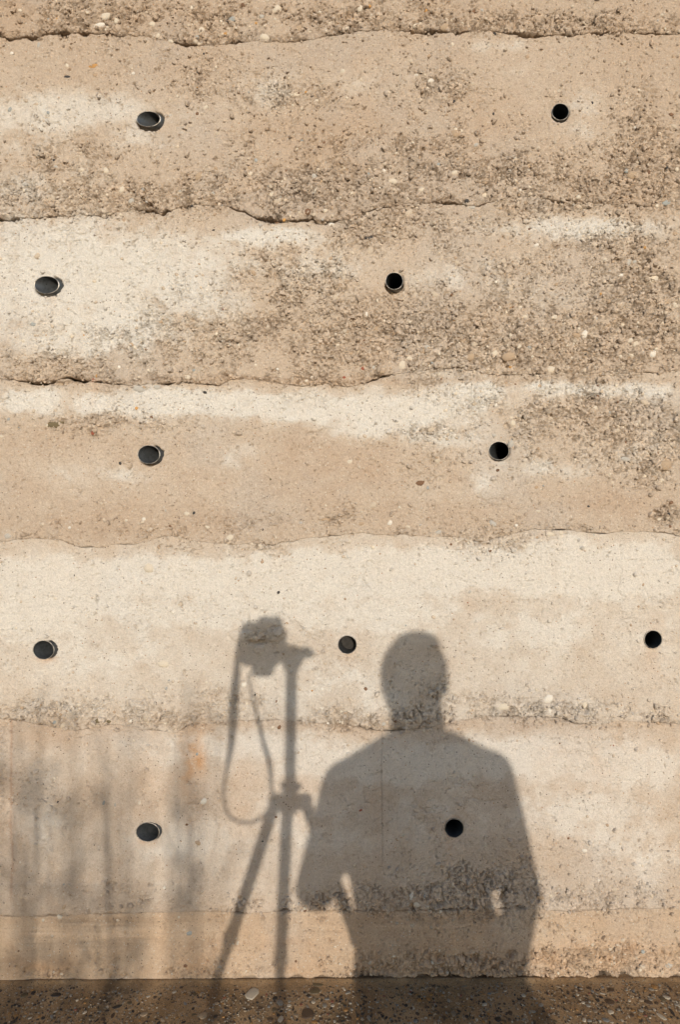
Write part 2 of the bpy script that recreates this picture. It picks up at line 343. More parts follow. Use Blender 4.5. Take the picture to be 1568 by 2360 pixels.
def relief(X, Z, k, zt, zb, xwf, zwf):
    """surface relief (positive = towards the viewer) and tint"""
    vh = (Z - zb) / (zt - zb)
    wob = fbm(X, Z, 0.05, 11, 3) * 0.014
    Xw = X + wob * 1.6; Zw = Z + fbm(X, Z, 0.045, 12, 3) * 0.012
    R = blobs(Xw, Zw, ROUGH)
    outside = sstep(0.0, 0.15, np.maximum(-X, X - wx(1568)))
    R = np.maximum(R, (0.75 if k < 3 else 0.35) * np.exp(-((Z - zb) / (0.022 + 0.02 * vnoise(X, Z * 0, 0.08, 25))) ** 2) * (k < 5))
    R = np.maximum(R, outside * np.clip(0.9 - vh * 1.5, 0, 1))
    edge_n = fbm(X, Z, 0.03, 21, 4)
    R = np.clip(R + (edge_n * 0.50 + fbm(X, Z, 0.075, 24, 3) * 0.35 - 0.06) * sstep(0.05, 0.5, R) + np.clip(fbm(X, Z, 0.09, 23, 4) - 0.18, 0, 1) * (0.55 if k < 4 else 0.25), 0, 1.3)
    R = R * np.clip(1.5 - 0.9 * blobs(X, Z, LIGHT), 0.6, 1)
    h = fbm(X, Z, 0.28, 31, 3) * 0.004 + fbm(X, Z, 0.06, 32, 4) * 0.0013
    h += fbm(X, Z, 0.008, 34, 3, .7) * (0.0017 if k < 4 else 0.0011 if k == 4 else 0.0008)
    # clods of three sizes, split by open crevices
    gate30 = sstep(0.50, 0.95, R + edge_n * 0.35); gate14 = sstep(0.28, 0.72, R); gate7 = sstep(0.10, 0.5, R)
    clod = 0; mott = np.zeros(X.shape); crev = np.zeros(X.shape)
    for s, amp, dep, gate, seed, wd in ((0.024, 0.0026, 0.0110, gate30, 41, .11), (0.0115, 0.0017, 0.0080, gate14, 42, .20), (0.0066, 0.0008, 0.0050, gate7, 43, .33)):
        f1, f2, cv = cells(X, Z, s, seed)
        on = vnoise(X, Z, s * 0.85, seed + 9) * 0.75 + vnoise(X, Z, s * 3.5, seed + 10) * 0.25
        open_ = sstep(0.58, 0.68, on)                                   # joints gape only in places
        c = 1 - sstep(wd * 0.45, wd, f2 - f1)
        tight = 1 - sstep(0, wd, f2 - f1)
        clod = clod + gate * (amp * ((cv - 0.55) * 1.3 + 0.55 * (1 - f1 ** 2 * 1.2)) - dep * c * open_ - dep * 0.09 * tight)
        mott += gate * (cv - 0.5) * 0.20
    h += clod
    # pores: irregular and clustered, torn open where the earth is coarse
    cl_ = sstep(0.42, 0.78, vnoise(X, Z, 0.07, 55)) * 0.7 + sstep(0.5, 0.8, vnoise(X, Z, 0.2, 56)) * 0.4
    lvl = 0.10 + 0.26 * np.clip(cl_, 0, 1) + 0.36 * np.clip(R, 0, 1)
    pn = fbm(X, Z, 0.0085, 53, 3, .65); h -= 0.0052 * sstep(0.62 - 0.34 * lvl, 0.80 - 0.30 * lvl, pn) * (0.5 + .5 * np.clip(R, 0, 1))
    pn2 = fbm(X, Z, 0.018, 54, 4, .7); h -= 0.0085 * sstep(0.66 - 0.26 * lvl, 0.78 - 0.24 * lvl, pn2)
    f1, f2, cv = cells(X, Z, 0.0052, 57, 1.3)
    dens = 0.03 + 0.09 * np.clip(cl_, 0, 1) + 0.13 * sstep(0.1, 0.8, R) + (0.01 if k < 4 else -0.01)
    h -= (cv > 1 - dens * (1.6 * vnoise(X, Z, 0.016, 58))) * (1 - sstep(0.16, 0.36, f1)) * (0.0045 + 0.0065 * np.clip(R, 0, 1))
    # hairline cracks
    cr = 1 - sstep(0.0, 0.035, np.abs(fbm(X, Z * 1.8, 0.07, 61, 5)))
    cr *= sstep(0.56, 0.72, vnoise(X, Z, 0.13, 62)); h -= cr * 0.0035
    jx = X + fbm(X, Z, 0.012, 71, 3) * 0.007; jz = Z + fbm(X, Z, 0.012, 72, 3) * 0.006
    for c, r, hw, hh, d in PITS:
        x0 = wx(c); z0 = wz(r); sx = hw / S; sz = hh / S
        m = (np.abs(X - x0) < 2.5 * sx + .008) & (np.abs(Z - z0) < 2.5 * sz + .008)
        if m.any():
            q = ((jx[m] - x0) / sx) ** 2 + ((jz[m] - z0) / sz) ** 2
            h[m] -= d * 0.001 * (1 - sstep(0.45, 1.35, q))
    for c, r, hw, hh, d in BUMPS:
        x0 = wx(c); z0 = wz(r); sx = hw / S; sz = hh / S
        m = (np.abs(X - x0) < 2 * sx + .008) & (np.abs(Z - z0) < 2 * sz + .008)
        if m.any():
            q = np.sqrt(((jx[m] - x0) / sx) ** 2 + ((jz[m] - z0) / sz) ** 2)
            h[m] += d * 0.0009 * np.clip(1 - q ** 2.2, 0, 1) ** 0.6 - min(0.0045, d * 0.0006) * np.exp(-((q - 1.08) / 0.09) ** 2)
    # ------ tint
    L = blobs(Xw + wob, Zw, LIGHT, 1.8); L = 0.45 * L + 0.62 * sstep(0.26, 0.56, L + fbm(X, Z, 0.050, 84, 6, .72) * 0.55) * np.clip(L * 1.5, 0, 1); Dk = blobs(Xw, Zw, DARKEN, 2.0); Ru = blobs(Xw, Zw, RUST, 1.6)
    L = np.maximum(L, outside * 0.55 * np.exp(-((vh - 0.66) / 0.2) ** 2))
    n1 = fbm(X, Z, 0.12, 81, 5); n2 = fbm(X, Z, 0.022, 82, 4); n3 = fbm(X, Z, 0.006, 83, 3)
    base_l = {-1: .2, 0: .2, 1: .24, 2: .34, 3: .47, 4: .73, 5: .57, 6: .50}[k]
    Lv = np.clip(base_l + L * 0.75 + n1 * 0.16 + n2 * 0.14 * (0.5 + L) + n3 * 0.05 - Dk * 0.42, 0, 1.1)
    Lv -= 0.10 * R
    if k >= 3:
        cl = fbm(X, Z, 0.035, 85, 4)
        Lv += cl * 0.16
    Lv = np.clip(Lv, -0.1, 1.1)[..., None]
    brown = np.array([0.440, 0.330, 0.240]); mid = np.array([0.505, 0.412, 0.325]); pale = np.array([0.610, 0.555, 0.488])
    t1 = np.clip(Lv * 2, -0.2, 1); t2 = np.clip(Lv * 2 - 1, 0, 1.2)
    col = brown * (1 - t1) + mid * t1; col = col * (1 - t2) + pale * t2
    if k >= 4:    # pinker, colder lower lifts
        col = col * (np.array([1.0, 0.985, 0.97]) if k == 4 else np.array([1.0, 0.968, 0.945]) if k == 5 else np.array([1.0, 0.925, 0.84]))
    ru = np.clip(Ru * (0.6 + 0.5 * n1 + 0.5 * n2), 0, 1)[..., None]
    col = col * (1 - ru * 0.9) + np.array([0.50, 0.275, 0.13]) * ru * 0.9
    coolv = sstep(0.1, 0.5, fbm(X, Z, 0.18, 87, 3))[..., None] * 0.15
    col = col * (1 - coolv) + col.mean(-1, keepdims=True) * np.array([1.03, 1.0, 0.96]) * coolv
    col = col * (1 + mott[..., None] + n3[..., None] * 0.05)
    return h, col, R

OPEN = {0: [(20,30,.9),(80,40,.6),(140,30,1),(192,14,1),(245,50,.4),(430,25,.8),(545,20,.6),(800,30,.5),(990,40,.9),(1060,20,.5),(1215,50,1),(1310,16,.6),(1390,20,.8),(1510,40,.4)],
        1: [(10,30,1),(120,30,.4),(240,20,.5),(345,26,1),(380,14,.8),(440,20,.3),(545,16,.6),(610,60,1),(700,40,.9),(760,20,.6),(1035,30,.8),(1110,14,.5),(1290,30,.6),(1310,10,.6)],
        2: [(75,26,1),(105,20,1),(175,34,1),(222,20,.8),(270,20,.5),(385,16,.9),(430,12,.6),(505,14,.4),(875,26,.8),(1060,14,.5),(1170,14,.4),(1240,10,.5)],
        3: [(200,20,.4),(285,8,.4),(1290,16,.4),(1380,30,.3),(1540,30,.3),(640,40,.2)],
        4: [(30,24,.7),(90,8,.8),(200,12,.5),(350,20,.4),(620,12,.3),(890,60,.8),(1170,26,.5),(1250,16,.5),(1310,30,.8),(1520,20,.5),(430,14,.5)],
        5: [(20,20,.5),(120,30,.5),(255,40,.35),(550,14,.8),(655,12,.9),(730,20,.9),(800,30,.5),(930,16,1),(1020,30,1),(1090,16,1),(1160,20,1),(1195,12,1),(1330,14,.3)]}
def opening(k):
    v = 0.30 * sstep(0.55, 0.85, vnoise(XS, XS * 0 + k, 0.045, 200 + k)) * (0.5 if k in (3, 5) else 1)
    for c, hw, a in OPEN.get(k, []): v = np.maximum(v, a * np.exp(-((XS - wx(c)) / (hw / S)) ** 2))
    out_ = sstep(0, .05, np.maximum(-XS, XS - wx(1568)))
    v = np.maximum(v, out_ * 0.8 * sstep(0.45, 0.8, vnoise(XS, XS * 0, 0.12, 222 + k)))
    return np.clip(v * (0.55 + 0.9 * vnoise(XS, XS * 0, 0.012, 240 + k)), 0, 1.1)
def make_layer(k, name_k):
    """lift between joint k-1 (above) and joint k (below)"""
    zt1 = joint(k - 1, XS); zb1 = joint(k, XS)
    if k == -1: nv = 30
    elif k == 0: nv = 110
    else: nv = int(np.mean(zt1 - zb1) / NR_SPAC)
    if k == 6: nv = int(0.175 / NR_SPAC)
    if k == 0: # rows dense only where the frame sees them
        v = np.concatenate([np.linspace(0, 0.28, 70), np.linspace(0.28, 1, 36)[1:]])
    else: v = np.linspace(0, 1, nv)
    # crack opening
    open_u, open_l = opening(k - 1), opening(k)
    jg = vnoise(XS, XS * 0 + 9, 0.0065, 270); gap_u = 0.0001 + 0.0045 * open_u; gap_l = 0.0001 + open_l * (0.003 + (0.0065 if k < 4 else 0.001) * jg ** 1.5)
    zt = zt1 - gap_u * 0.4; zb = zb1 + gap_l * 0.6
    X = np.broadcast_to(XS, (len(v), len(XS))).copy()
    Z = zb + (zt - zb) * v[:, None]
    h, col, R = relief(X, Z, k, zt1[None, :], zb1[None, :], None, None)
    dt = (zt[None, :] - Z); db = (Z - zb[None, :])
    # overhang of the lift above its neighbour, rounded lips at the joints
    prd = {-1: .002, 0: .006, 1: .007, 2: .005, 3: .002, 4: .004, 5: .002, 6: .0}[k]
    rr = vnoise(XS, XS * 0, 0.13, 300 + k)[None, :]
    h += prd * np.exp(-db / 0.030) * (0.1 + 1.0 * open_l)[None, :] - 0.0035 * np.exp(-dt / 0.02) * (k < 5) * (0.08 + open_u)[None, :]
    h -= 0.0003 * np.exp(-db / 0.0025) + 0.0002 * np.exp(-dt / 0.002)
    h -= 0.0075 * open_l[None, :] * np.exp(-db / (0.0022 + 0.003 * open_l[None, :])) + 0.003 * open_u[None, :] * np.exp(-dt / 0.003)
    if k == 6:   # board-marked foot: fine horizontal ridges, ragged lower edge
        fade = sstep(wz(2215), wz(2195), Z) * sstep(wz(2108), wz(2125), Z)
        lines = fbm(X * 0.035, Z, 0.0042, 401, 2) * 0.6 + fbm(X * 0.02, Z, 0.011, 402, 2)
        msk = sstep(0.35, 0.65, vnoise(X, Z * 3, 0.3, 403))
        h += lines * 0.0016 * fade * (0.25 + msk)
        col *= (1 + lines * 0.17 * fade * (0.3 + msk))[..., None]
        rag = wz(2252) + fbm(XS, XS * 0, 0.05, 404, 4)[None, :] * 0.008 + fbm(X, Z, 0.03, 405, 4) * 0.012
        h -= (0.0015 + 0.0065 * sstep(0.4, 0.9, X)) * sstep(rag + 0.006, rag - 0.006, Z)
        dk = sstep(rag + 0.006, rag - 0.004, Z) * sstep(0.35, 0.9, X[0])[None, :]
        col = col * (1 - 0.65 * dk[..., None])
        h += 0.001
    if k == 5:
        st = sstep(wz(1751.5), wz(1754), Z) * 0; 
        board = (sstep(wz(1752), wz(1756), Z) - 1) * -1
        a = sstep(wx(540), wx(430), X)
        band = sstep(wz(1754.5), wz(1752), Z) ; 
        h -= 0.0012 * (1 - band) * a * 0.6
        band2 = 1 - sstep(wz(2039.5), wz(2036.5), Z)
        h += 0.0014 * band2 * sstep(wx(500), wx(420), X)
        col *= (1 - 0.10 * band2 * sstep(wx(560), wx(380), X))[..., None]
        seam = np.exp(-((X - wx(881) - fbm(Z, Z * 0, 0.1, 5) * .002) / 0.0016) ** 2) * sstep(wz(2010), wz(1960), Z)
        h -= 0.0012 * seam; col = col * (1 - 0.25 * seam[..., None])
        seam = np.exp(-((X - wx(25) - fbm(Z, Z * 0, 0.1, 6) * .006) / 0.003) ** 2) * sstep(wz(2090), wz(2050), Z)
        col = col * (1 - 0.22 * seam[..., None] * np.array([.6, 1, 1.2]))
    Y = -h
    # bore the pipe holes; broken earth beside and below some of them
    r, c = X.shape
    keep = np.ones((r - 1, c - 1), bool)
    for (pc, pr, hw, hh, rt, dn) in PIPES:
        x0, z0 = wx(pc), wz(pr); a, b = hw / S, hh / S
        if z0 > zt1.max() or z0 < zb1.min(): continue
        m = (np.abs(X - x0) < 0.09) & (np.abs(Z - z0) < 0.09)
        dx = (X - x0) / a; dz = (Z - z0) / b; q = np.hypot(dx, dz)
        # level surface around the rim so that it stands just proud
        near = np.exp(-np.clip((q - 1), 0, None) ** 2 / 0.05) * m
        Y = Y * (1 - near) + near * 0.0015
        ang = np.arctan2(dz, dx)
        if rt or dn:
            ext = np.hypot(rt / hw * np.clip(np.cos(ang), 0, 1) ** 1.5, dn / hh * np.clip(-np.sin(ang), 0, 1) ** 1.5) * 0.72
            jag = fbm(X, Z, 0.008, 501, 3) * (0.10 + 0.5 * ext)
            cut = (1 - sstep(-0.05, 0.06, q - 1 - ext + jag * .6)) * sstep(0.03, 0.1, ext) * m
            Y = np.where(m, Y + cut * 0.020 * min(1, (rt + dn) / 12), Y)
        inn = (q < 1.0) & m
        allin = inn[:-1, :-1] & inn[1:, :-1] & inn[:-1, 1:] & inn[1:, 1:]
        keep &= ~allin
        sc = np.where(inn & (q > 1e-4), 0.995 / np.maximum(q, 1e-4), 1)
        X = np.where(inn, x0 + (X - x0) * sc, X); Z = np.where(inn, z0 + (Z - z0) * sc, Z)
        Y = np.where(inn, np.maximum(Y, 0.0015), Y)
        # following the tube inwards
        tilt = math.sqrt(max(0, 1 - (hh / hw) ** 2)) / (hh / hw)
        edge = inn
        X = np.where(edge, X + np.maximum(Y, 0) * tilt, X)
    # returns into the joint
    def ret(row, n):
        ds = np.array([0.010, 0.028, 0.05])[:n]
        return [(X[row], Y[row] + d, Z[row], col[row] * 0.8) for d in ds]
    bot = ret(0, 3)[::-1]; top = ret(-1, 3)
    X = np.vstack([b_[0] for b_ in bot] + [X] + [t_[0] for t_ in top])
    Y = np.vstack([b_[1] for b_ in bot] + [Y] + [t_[1] for t_ in top])
    Z = np.vstack([b_[2] for b_ in bot] + [Z] + [t_[2] for t_ in top])
    col = np.concatenate([np.stack([b_[3] for b_ in bot])] + [col] + [np.stack([t_[3] for t_ in top])])
    pad = np.ones((3, c - 1), bool); keep = np.vstack([pad, keep, pad])
    LAYERS.append((k, X, Y, Z, R, zt1, zb1, col))
    return grid_to_mesh('earth_layer', X, Y, Z, keep, np.clip(col, 0.02, 0.85))

wall = empty('rammed_earth_wall', (0.81, 0, 0))
tag(wall, 'rammed earth wall of rough sandy lifts pierced by steel pipes', 'wall')
LAB = {-1: None, 0: 'crumbly tan lift at the very top', 1: 'tan lift with coarse crumbly lower edge', 2: 'lift pale at left and coarse clods at right',
       3: 'brown lift with a bright pale band along its top', 4: 'pale smooth lift', 5: 'smooth pinkish pale lift', 6: 'board-marked orange lift on the pavement'}
for k in range(-1, 7):
    o = link('earth_layer', make_layer(k, k), wall, M_EARTH); child_local(o, wall)
    if LAB[k]: o['label'] = LAB[k]
# solid core behind the lifts
bm = bmesh.new()
def add_box(bm, x0, x1, y0, y1, z0, z1):
    v = [bm.verts.new((x, y, z)) for x in (x0, x1) for y in (y0, y1) for z in (z0, z1)]
    for f in ((0, 1, 3, 2), (4, 6, 7, 5), (0, 4, 5, 1), (2, 3, 7, 6), (0, 2, 6, 4), (1, 5, 7, 3)):
        bm.faces.new([v[i] for i in f])
add_box(bm, -3.35, 4.95, 0.36, 0.5, -0.12, wz(-715))       # back face of the wall
add_box(bm, -3.35, 4.95, 0.03, 0.36, wz(-715) - .03, wz(-715))
add_box(bm, -3.35, -3.30, 0.03, 0.36, -0.12, wz(-715) - .03)
add_box(bm, 4.90, 4.95, 0.03, 0.36, -0.12, wz(-715) - .03)
o = bm_obj('wall_core', bm, plain('earth_core', (0.30, 0.22, 0.15), .95), wall, False); child_local(o, wall)

def surface_y(px, pz):
    """depth of the finished surface at a point and its roughness"""
    for (k, X, Y, Z, R, zt, zb, tc) in LAYERS:
        i = int(np.clip(np.searchsorted(XS, px), 0, len(XS) - 1))
        if zb[i] <= pz <= zt[i]:
            col = Z[3:-3, i]; j = int(np.clip(np.searchsorted(col, pz), 0, len(col) - 1))
            j0 = max(0, j - 2); i0 = max(0, i - 2)
            global LAST_TINT
            LAST_TINT = tc[3:-3][j, i]
            return float(np.median(Y[3:-3][j0:j + 3, i0:i + 3])), float(R[j, i])
    return 0.0, 0.0

# ------------------------------------------------------------------ stones
def dome_mesh(name, seed, segs=8, flat=False):
    """a half-buried pebble; unit footprint, axis +Z"""
    r = np.random.default_rng(seed)
    rad = 1 + (r.random(segs) - .5) * 0.85
    rad = (rad + np.roll(rad, 1) * .6) / 1.6
    bm = bmesh.new(); rings = []
    prof = ((1.0, -0.5), (1.0, 0.05), (0.74, 0.62)) if not flat else ((1.0, -0.4), (0.97, 0.10), (0.80, 0.16))
    for s, z in prof:
        rings.append([bm.verts.new((s * rad[i] * math.cos(2 * math.pi * i / segs), s * rad[i] * math.sin(2 * math.pi * i / segs), z + (r.random() - .5) * (.16 if not flat else .02))) for i in range(segs)])
    top = bm.verts.new(((r.random() - .5) * .2, (r.random() - .5) * .2, 0.92 if not flat else 0.17))
    for a, b in zip(rings, rings[1:]):
        for i in range(segs): bm.faces.new((a[i], a[(i + 1) % segs], b[(i + 1) % segs], b[i]))
    for i in range(segs): bm.faces.new((rings[-1][i], rings[-1][(i + 1) % segs], top))
    me = bpy.data.meshes.new(name); bm.to_mesh(me); bm.free(); me.shade_smooth()
    return me
NV = 9
PEB = {c: [] for c in M_STONE}
for c in M_STONE:
    for s in range(NV):
        me = dome_mesh('pebble', 1000 + s); me.materials.append(M_STONE[c]); PEB[c].append(me)
# stones read off the wall: column,row,half width,half height(px),tone
WP = [(230,57,14,7,'white'),(245,35,12,9,'cream'),(350,55,9,7,'cream'),(465,69,10,8,'cream'),(455,86,6,6,'blue'),(640,20,14,9,'cream'),(536,44,10,6,'blue'),(524,48,5,5,'dark'),
 (605,37,6,5,'grey'),(590,52,5,4,'ochre'),(521,77,6,5,'ochre'),(218,150,12,5,'ochre'),(155,176,9,4,'dark'),(220,172,6,6,'tan'),(23,252,6,6,'blue'),(577,400,7,6,'cream'),(575,388,8,5,'tan'),
 (725,405,9,9,'grey'),(731,439,8,6,'cream'),(710,490,9,9,'brown'),(640,512,9,8,'brown'),(765,518,10,6,'white'),(682,217,13,5,'cream'),(57,424,8,5,'grey'),(129,384,7,5,'grey'),
 (490,445,7,6,'grey'),(697,322,4,4,'blue'),(748,329,4,4,'brown'),(308,168,5,4,'white'),(88,103,5,7,'grey'),(465,55,0,0,'tan'),(750,485,9,7,'cream'),(492,531,5,3,'dark'),(773,533,4,4,'dark'),
 (831,22,8,8,'cream'),(849,16,7,5,'ochre'),(981,24,10,5,'ochre'),(1095,27,10,6,'brown'),(1112,23,5,5,'grey'),(961,61,8,6,'cream'),(800,66,8,4,'cream'),(995,184,9,7,'white'),(1050,397,9,6,'cream'),(973,437,7,6,'cream'),
 (1120,446,9,8,'cream'),(1539,467,12,6,'blue'),(1334,455,7,6,'cream'),(1077,463,6,6,'dark'),(1090,477,9,5,'grey'),(1444,395,5,6,'blue'),(852,548,10,7,'dark'),(1315,478,6,5,'grey'),(1013,377,5,4,'blue'),
 (850,401,4,5,'blue'),(886,393,6,5,'white'),(1201,437,5,5,'white'),(1243,342,6,6,'cream'),(1397,598,5,5,'cream'),(1238,565,7,5,'white'),(1364,547,6,4,'cream'),(1217,131,6,6,'tan'),
 (78,748,8,5,'blue'),(516,712,4,3,'red'),(216,874,8,6,'red'),(222,866,4,4,'ochre'),(362,892,11,7,'grey'),(320,896,17,9,'grey'),(473,904,5,4,'dark'),(130,978,24,8,'olive'),(432,870,8,7,'cream'),(624,1104,3,4,'olive'),
 (534,945,4,2,'brown'),(20,966,4,4,'blue'),(216,998,5,5,'red'),(448,853,5,4,'blue'),
 (845,724,6,7,'white'),(1212,729,8,6,'cream'),(1508,642,18,14,'cream'),(1466,602,6,5,'grey'),(1142,815,10,8,'cream'),(1175,822,18,12,'tan'),(1086,823,13,10,'tan'),(929,841,9,12,'cream'),(944,826,9,6,'cream'),
 (1507,815,9,11,'white'),(1274,851,10,9,'cream'),(837,849,4,5,'red'),(794,870,5,4,'red'),(861,847,7,7,'grey'),(880,857,9,6,'tan'),(1184,976,9,9,'cream'),(1140,1003,8,6,'grey'),(1538,1072,15,13,'tan'),(972,1113,11,7,'brown'),
 (808,1064,7,6,'cream'),(1180,1023,9,10,'grey'),(1407,950,7,4,'blue'),(1434,633,7,5,'white'),(1453,603,6,10,'grey'),(1179,709,3,3,'ochre'),(985,798,8,6,'grey'),(1350,770,9,10,'white'),(1469,792,10,7,'cream'),(1440,745,8,7,'cream'),
 (1540,695,9,6,'tan'),(1514,990,8,5,'cream'),(1445,1058,12,6,'grey'),(1514,1100,10,6,'tan'),
 (430,1184,8,7,'cream'),(447,1182,4,4,'dark'),(381,1176,3,5,'grey'),(392,1213,5,4,'brown'),(531,1239,10,8,'cream'),(478,1215,7,5,'cream'),(292,1199,4,4,'cream'),(18,1235,9,8,'grey'),(751,1196,16,6,'tan'),(605,1220,4,4,'dark'),
 (332,1196,5,5,'white'),(695,1205,5,4,'grey'),(383,1586,4,5,'blue'),(390,1567,3,3,'blue'),(563,1577,9,7,'white'),(588,1601,3,3,'dark'),(637,1617,3,4,'brown'),(743,1589,5,5,'white'),(742,1632,5,5,'white'),(228,1662,8,6,'olive'),
 (250,1663,7,6,'olive'),(171,1327,2,4,'dark'),(660,1361,2,3,'dark'),(342,1310,14,14,'cream'),(375,1530,16,11,'cream'),(900,1205,8,6,'white'),(833,1206,11,6,'tan'),(1241,1178,8,4,'cream'),(1267,1231,14,6,'cream'),
 (1357,1167,4,3,'dark'),(1040,1255,4,4,'brown'),(1014,1226,8,5,'grey'),(1213,1322,4,3,'grey'),(1084,1364,5,4,'grey'),(936,1442,3,3,'blue'),(1370,1233,3,3,'blue'),(1485,1348,4,4,'tan'),(1079,1389,2,2,'red'),
 (238,1851,4,6,'blue'),(264,1856,3,6,'grey'),(470,1847,10,8,'white'),(148,2040,4,4,'blue'),(437,2151,8,6,'blue'),(428,2225,6,6,'brown'),(43,2191,3,2,'brown'),(454,1738,4,5,'blue'),(950,2065,6,10,'white'),(1415,1718,2,2,'red'),
 (1267,1611,15,10,'white'),(1270,1640,13,7,'white'),(1160,1630,16,10,'cream'),(1350,1625,7,12,'cream'),(832,1868,5,3,'red'),(1497,1830,2,2,'brown'),(885,1668,8,5,'grey')]
n_peb = 0
def put_pebble(px, pz, hw, hh, tone, rot, th=None):
    global n_peb
    y, _ = surface_y(px, pz)
    me = PEB[tone][int(rng.integers(NV))]
    o = bpy.data.objects.new('pebble', me); C.objects.link(o); o.parent = wall
    child_local(o, wall)
    t = th if th else min(hw, hh) * 0.55
    o.scale = (hw, hh, t)
    o.rotation_euler = (Matrix.Rotation(math.radians(90), 3, 'X') @ Matrix.Rotation(rot, 3, 'Z')).to_euler()
    o.location = (px, y + t * 0.30, pz)
    n_peb += 1
for c, r, hw, hh, tone in WP:
    if hw > 0: put_pebble(wx(c), wz(r), hw / S * .95, hh / S * .95, tone, (rng.random() - .5) * .5)
def near_pipe(x, z, d=0.036):
    return any(math.hypot(x - wx(p[0]), z - wz(p[1])) < d for p in PIPES)
tries = 0
while n_peb < 300 and tries < 60000:
    tries += 1
    x = rng.uniform(-0.02, 1.64); z = rng.uniform(0.02, 2.36)
    y, R = surface_y(x, z)
    if rng.random() > (0.02 + R ** 1.5) or near_pipe(x, z): continue
    s = rng.uniform(0.0045, 0.0085) * (1 + 0.5 * (rng.random() ** 3))
    tone = rng.choice(['dust', 'cream', 'tan', 'grey', 'white', 'ochre', 'brown', 'blue'], p=[.50, .24, .16, .04, .03, .01, .01, .01])
    put_pebble(x, z, s * rng.uniform(.9, 1.3), s * rng.uniform(.7, 1.0), tone, (rng.random() - .5) * 1.5)

def stuff_stones(name, pts, protos, mats, parent, faces_up=False, seed=3):
    """many tiny stones joined into one mesh; pts = (pos, sx, sy, th, rot, mat index)"""
    base = []
    for me in protos:
        co = np.array([v.co[:] for v in me.vertices]); fs = [tuple(p.vertices) for p in me.polygons]
        base.append((co, fs))
    V = []; F = []; MI = []; off = 0
    for (pos, sx, sy, th, rot, mi) in pts:
        co, fs = base[int(rng.integers(len(base)))]
        c_, s_ = math.cos(rot), math.sin(rot)
        x = co[:, 0] * sx; y = co[:, 1] * sy; z = co[:, 2] * th
        u = x * c_ - y * s_; v = x * s_ + y * c_
        if faces_up: P = np.stack([pos[0] + u, pos[1] + v, pos[2] + z], -1)
        else: P = np.stack([pos[0] + u, pos[1] - z, pos[2] + v], -1)
        V.append(P); F += [tuple(i + off for i in f) for f in fs]; MI += [mi] * len(fs); off += len(co)
    me = bpy.data.meshes.new(name); me.from_pydata(np.concatenate(V).tolist(), [], F); me.update()
    for m in mats: me.materials.append(m)
    me.polygons.foreach_set('material_index', MI); me.shade_smooth()
    o = link(name, me, parent); o['kind'] = 'stuff'
    return o
tiny = [dome_mesh('grit', 1500 + s, 6) for s in range(6)]
tones = ['dust', 'cream', 'tan', 'grey', 'white', 'dark', 'ochre', 'brown', 'blue']
pts = []; tries = 0
while len(pts) < 2200 and tries < 60000:
    tries += 1
    x = rng.uniform(-0.1, 1.72); z = rng.uniform(0.008, 2.4)
    y, R = surface_y(x, z)
    if rng.random() > (0.05 + R) or near_pipe(x, z, .03): continue
    s = rng.uniform(0.0014, 0.0042)
    mi = int(rng.choice(9, p=[.62, .17, .12, .02, .02, .01, .01, .02, .01]))
    th = s * .7
    pts.append(((x, y + th * .15, z), s * rng.uniform(.9, 1.4), s, th, rng.uniform(0, 3.1), mi))
o = stuff_stones('grit', pts, tiny, [M_STONE[t] for t in tones], wall); child_local(o, wall)

# crumbs of earth clinging to the coarse patches, in the colour of the earth around them
def crumbs(n):
    V = []; F = []; T = []; off = 0
    protos = []
    for q in range(12):
        r_ = np.random.default_rng(3000 + q); b = bmesh.new(); bmesh.ops.create_icosphere(b, subdivisions=1, radius=1)
        co = np.array([v.co[:] for v in b.verts]) * (0.72 + 0.56 * r_.random((len(b.verts), 1)))
        protos.append((co, [tuple(v.index for v in f.verts) for f in b.faces])); b.free()
    cnt = tries = 0
    while cnt < n and tries < 160000:
        tries += 1
        x = rng.uniform(-0.1, 1.72); z = rng.uniform(0.008, 2.4)
        y, R = surface_y(x, z)
        if rng.random() > 0.01 + min(1, R) ** 1.3 or near_pipe(x, z, .027): continue
        s_ = 0.0015 + 0.0024 * rng.random() ** 1.5 + (0.0040 * rng.random() if rng.random() < .14 else 0)
        co, fs = protos[int(rng.integers(12))]
        a = rng.uniform(0, 6.28); c_, d_ = math.cos(a), math.sin(a)
        P = co * np.array([s_ * rng.uniform(.9, 1.4), s_, s_ * rng.uniform(.8, 1.1)])
        P = np.stack([P[:, 0] * c_ - P[:, 2] * d_, P[:, 1], P[:, 0] * d_ + P[:, 2] * c_], -1) + np.array([x, y - s_ * 0.35, z])
        V.append(P); F += [tuple(i + off for i in f) for f in fs]; off += len(co)
        T.append(np.repeat((LAST_TINT * rng.uniform(.90, 1.12))[None], len(co), 0)); cnt += 1
    me = bpy.data.meshes.new('crumbs'); me.from_pydata(np.concatenate(V).tolist(), [], F); me.update()
    a = me.color_attributes.new('tint', 'FLOAT_COLOR', 'POINT')
    rgba = np.ones((off, 4), np.float32); rgba[:, :3] = np.clip(np.concatenate(T), 0.02, .85); a.data.foreach_set('color', rgba.ravel())
    o = link('crumbs', me, wall, M_EARTH); o['kind'] = 'stuff'; child_local(o, wall)
crumbs(11000)

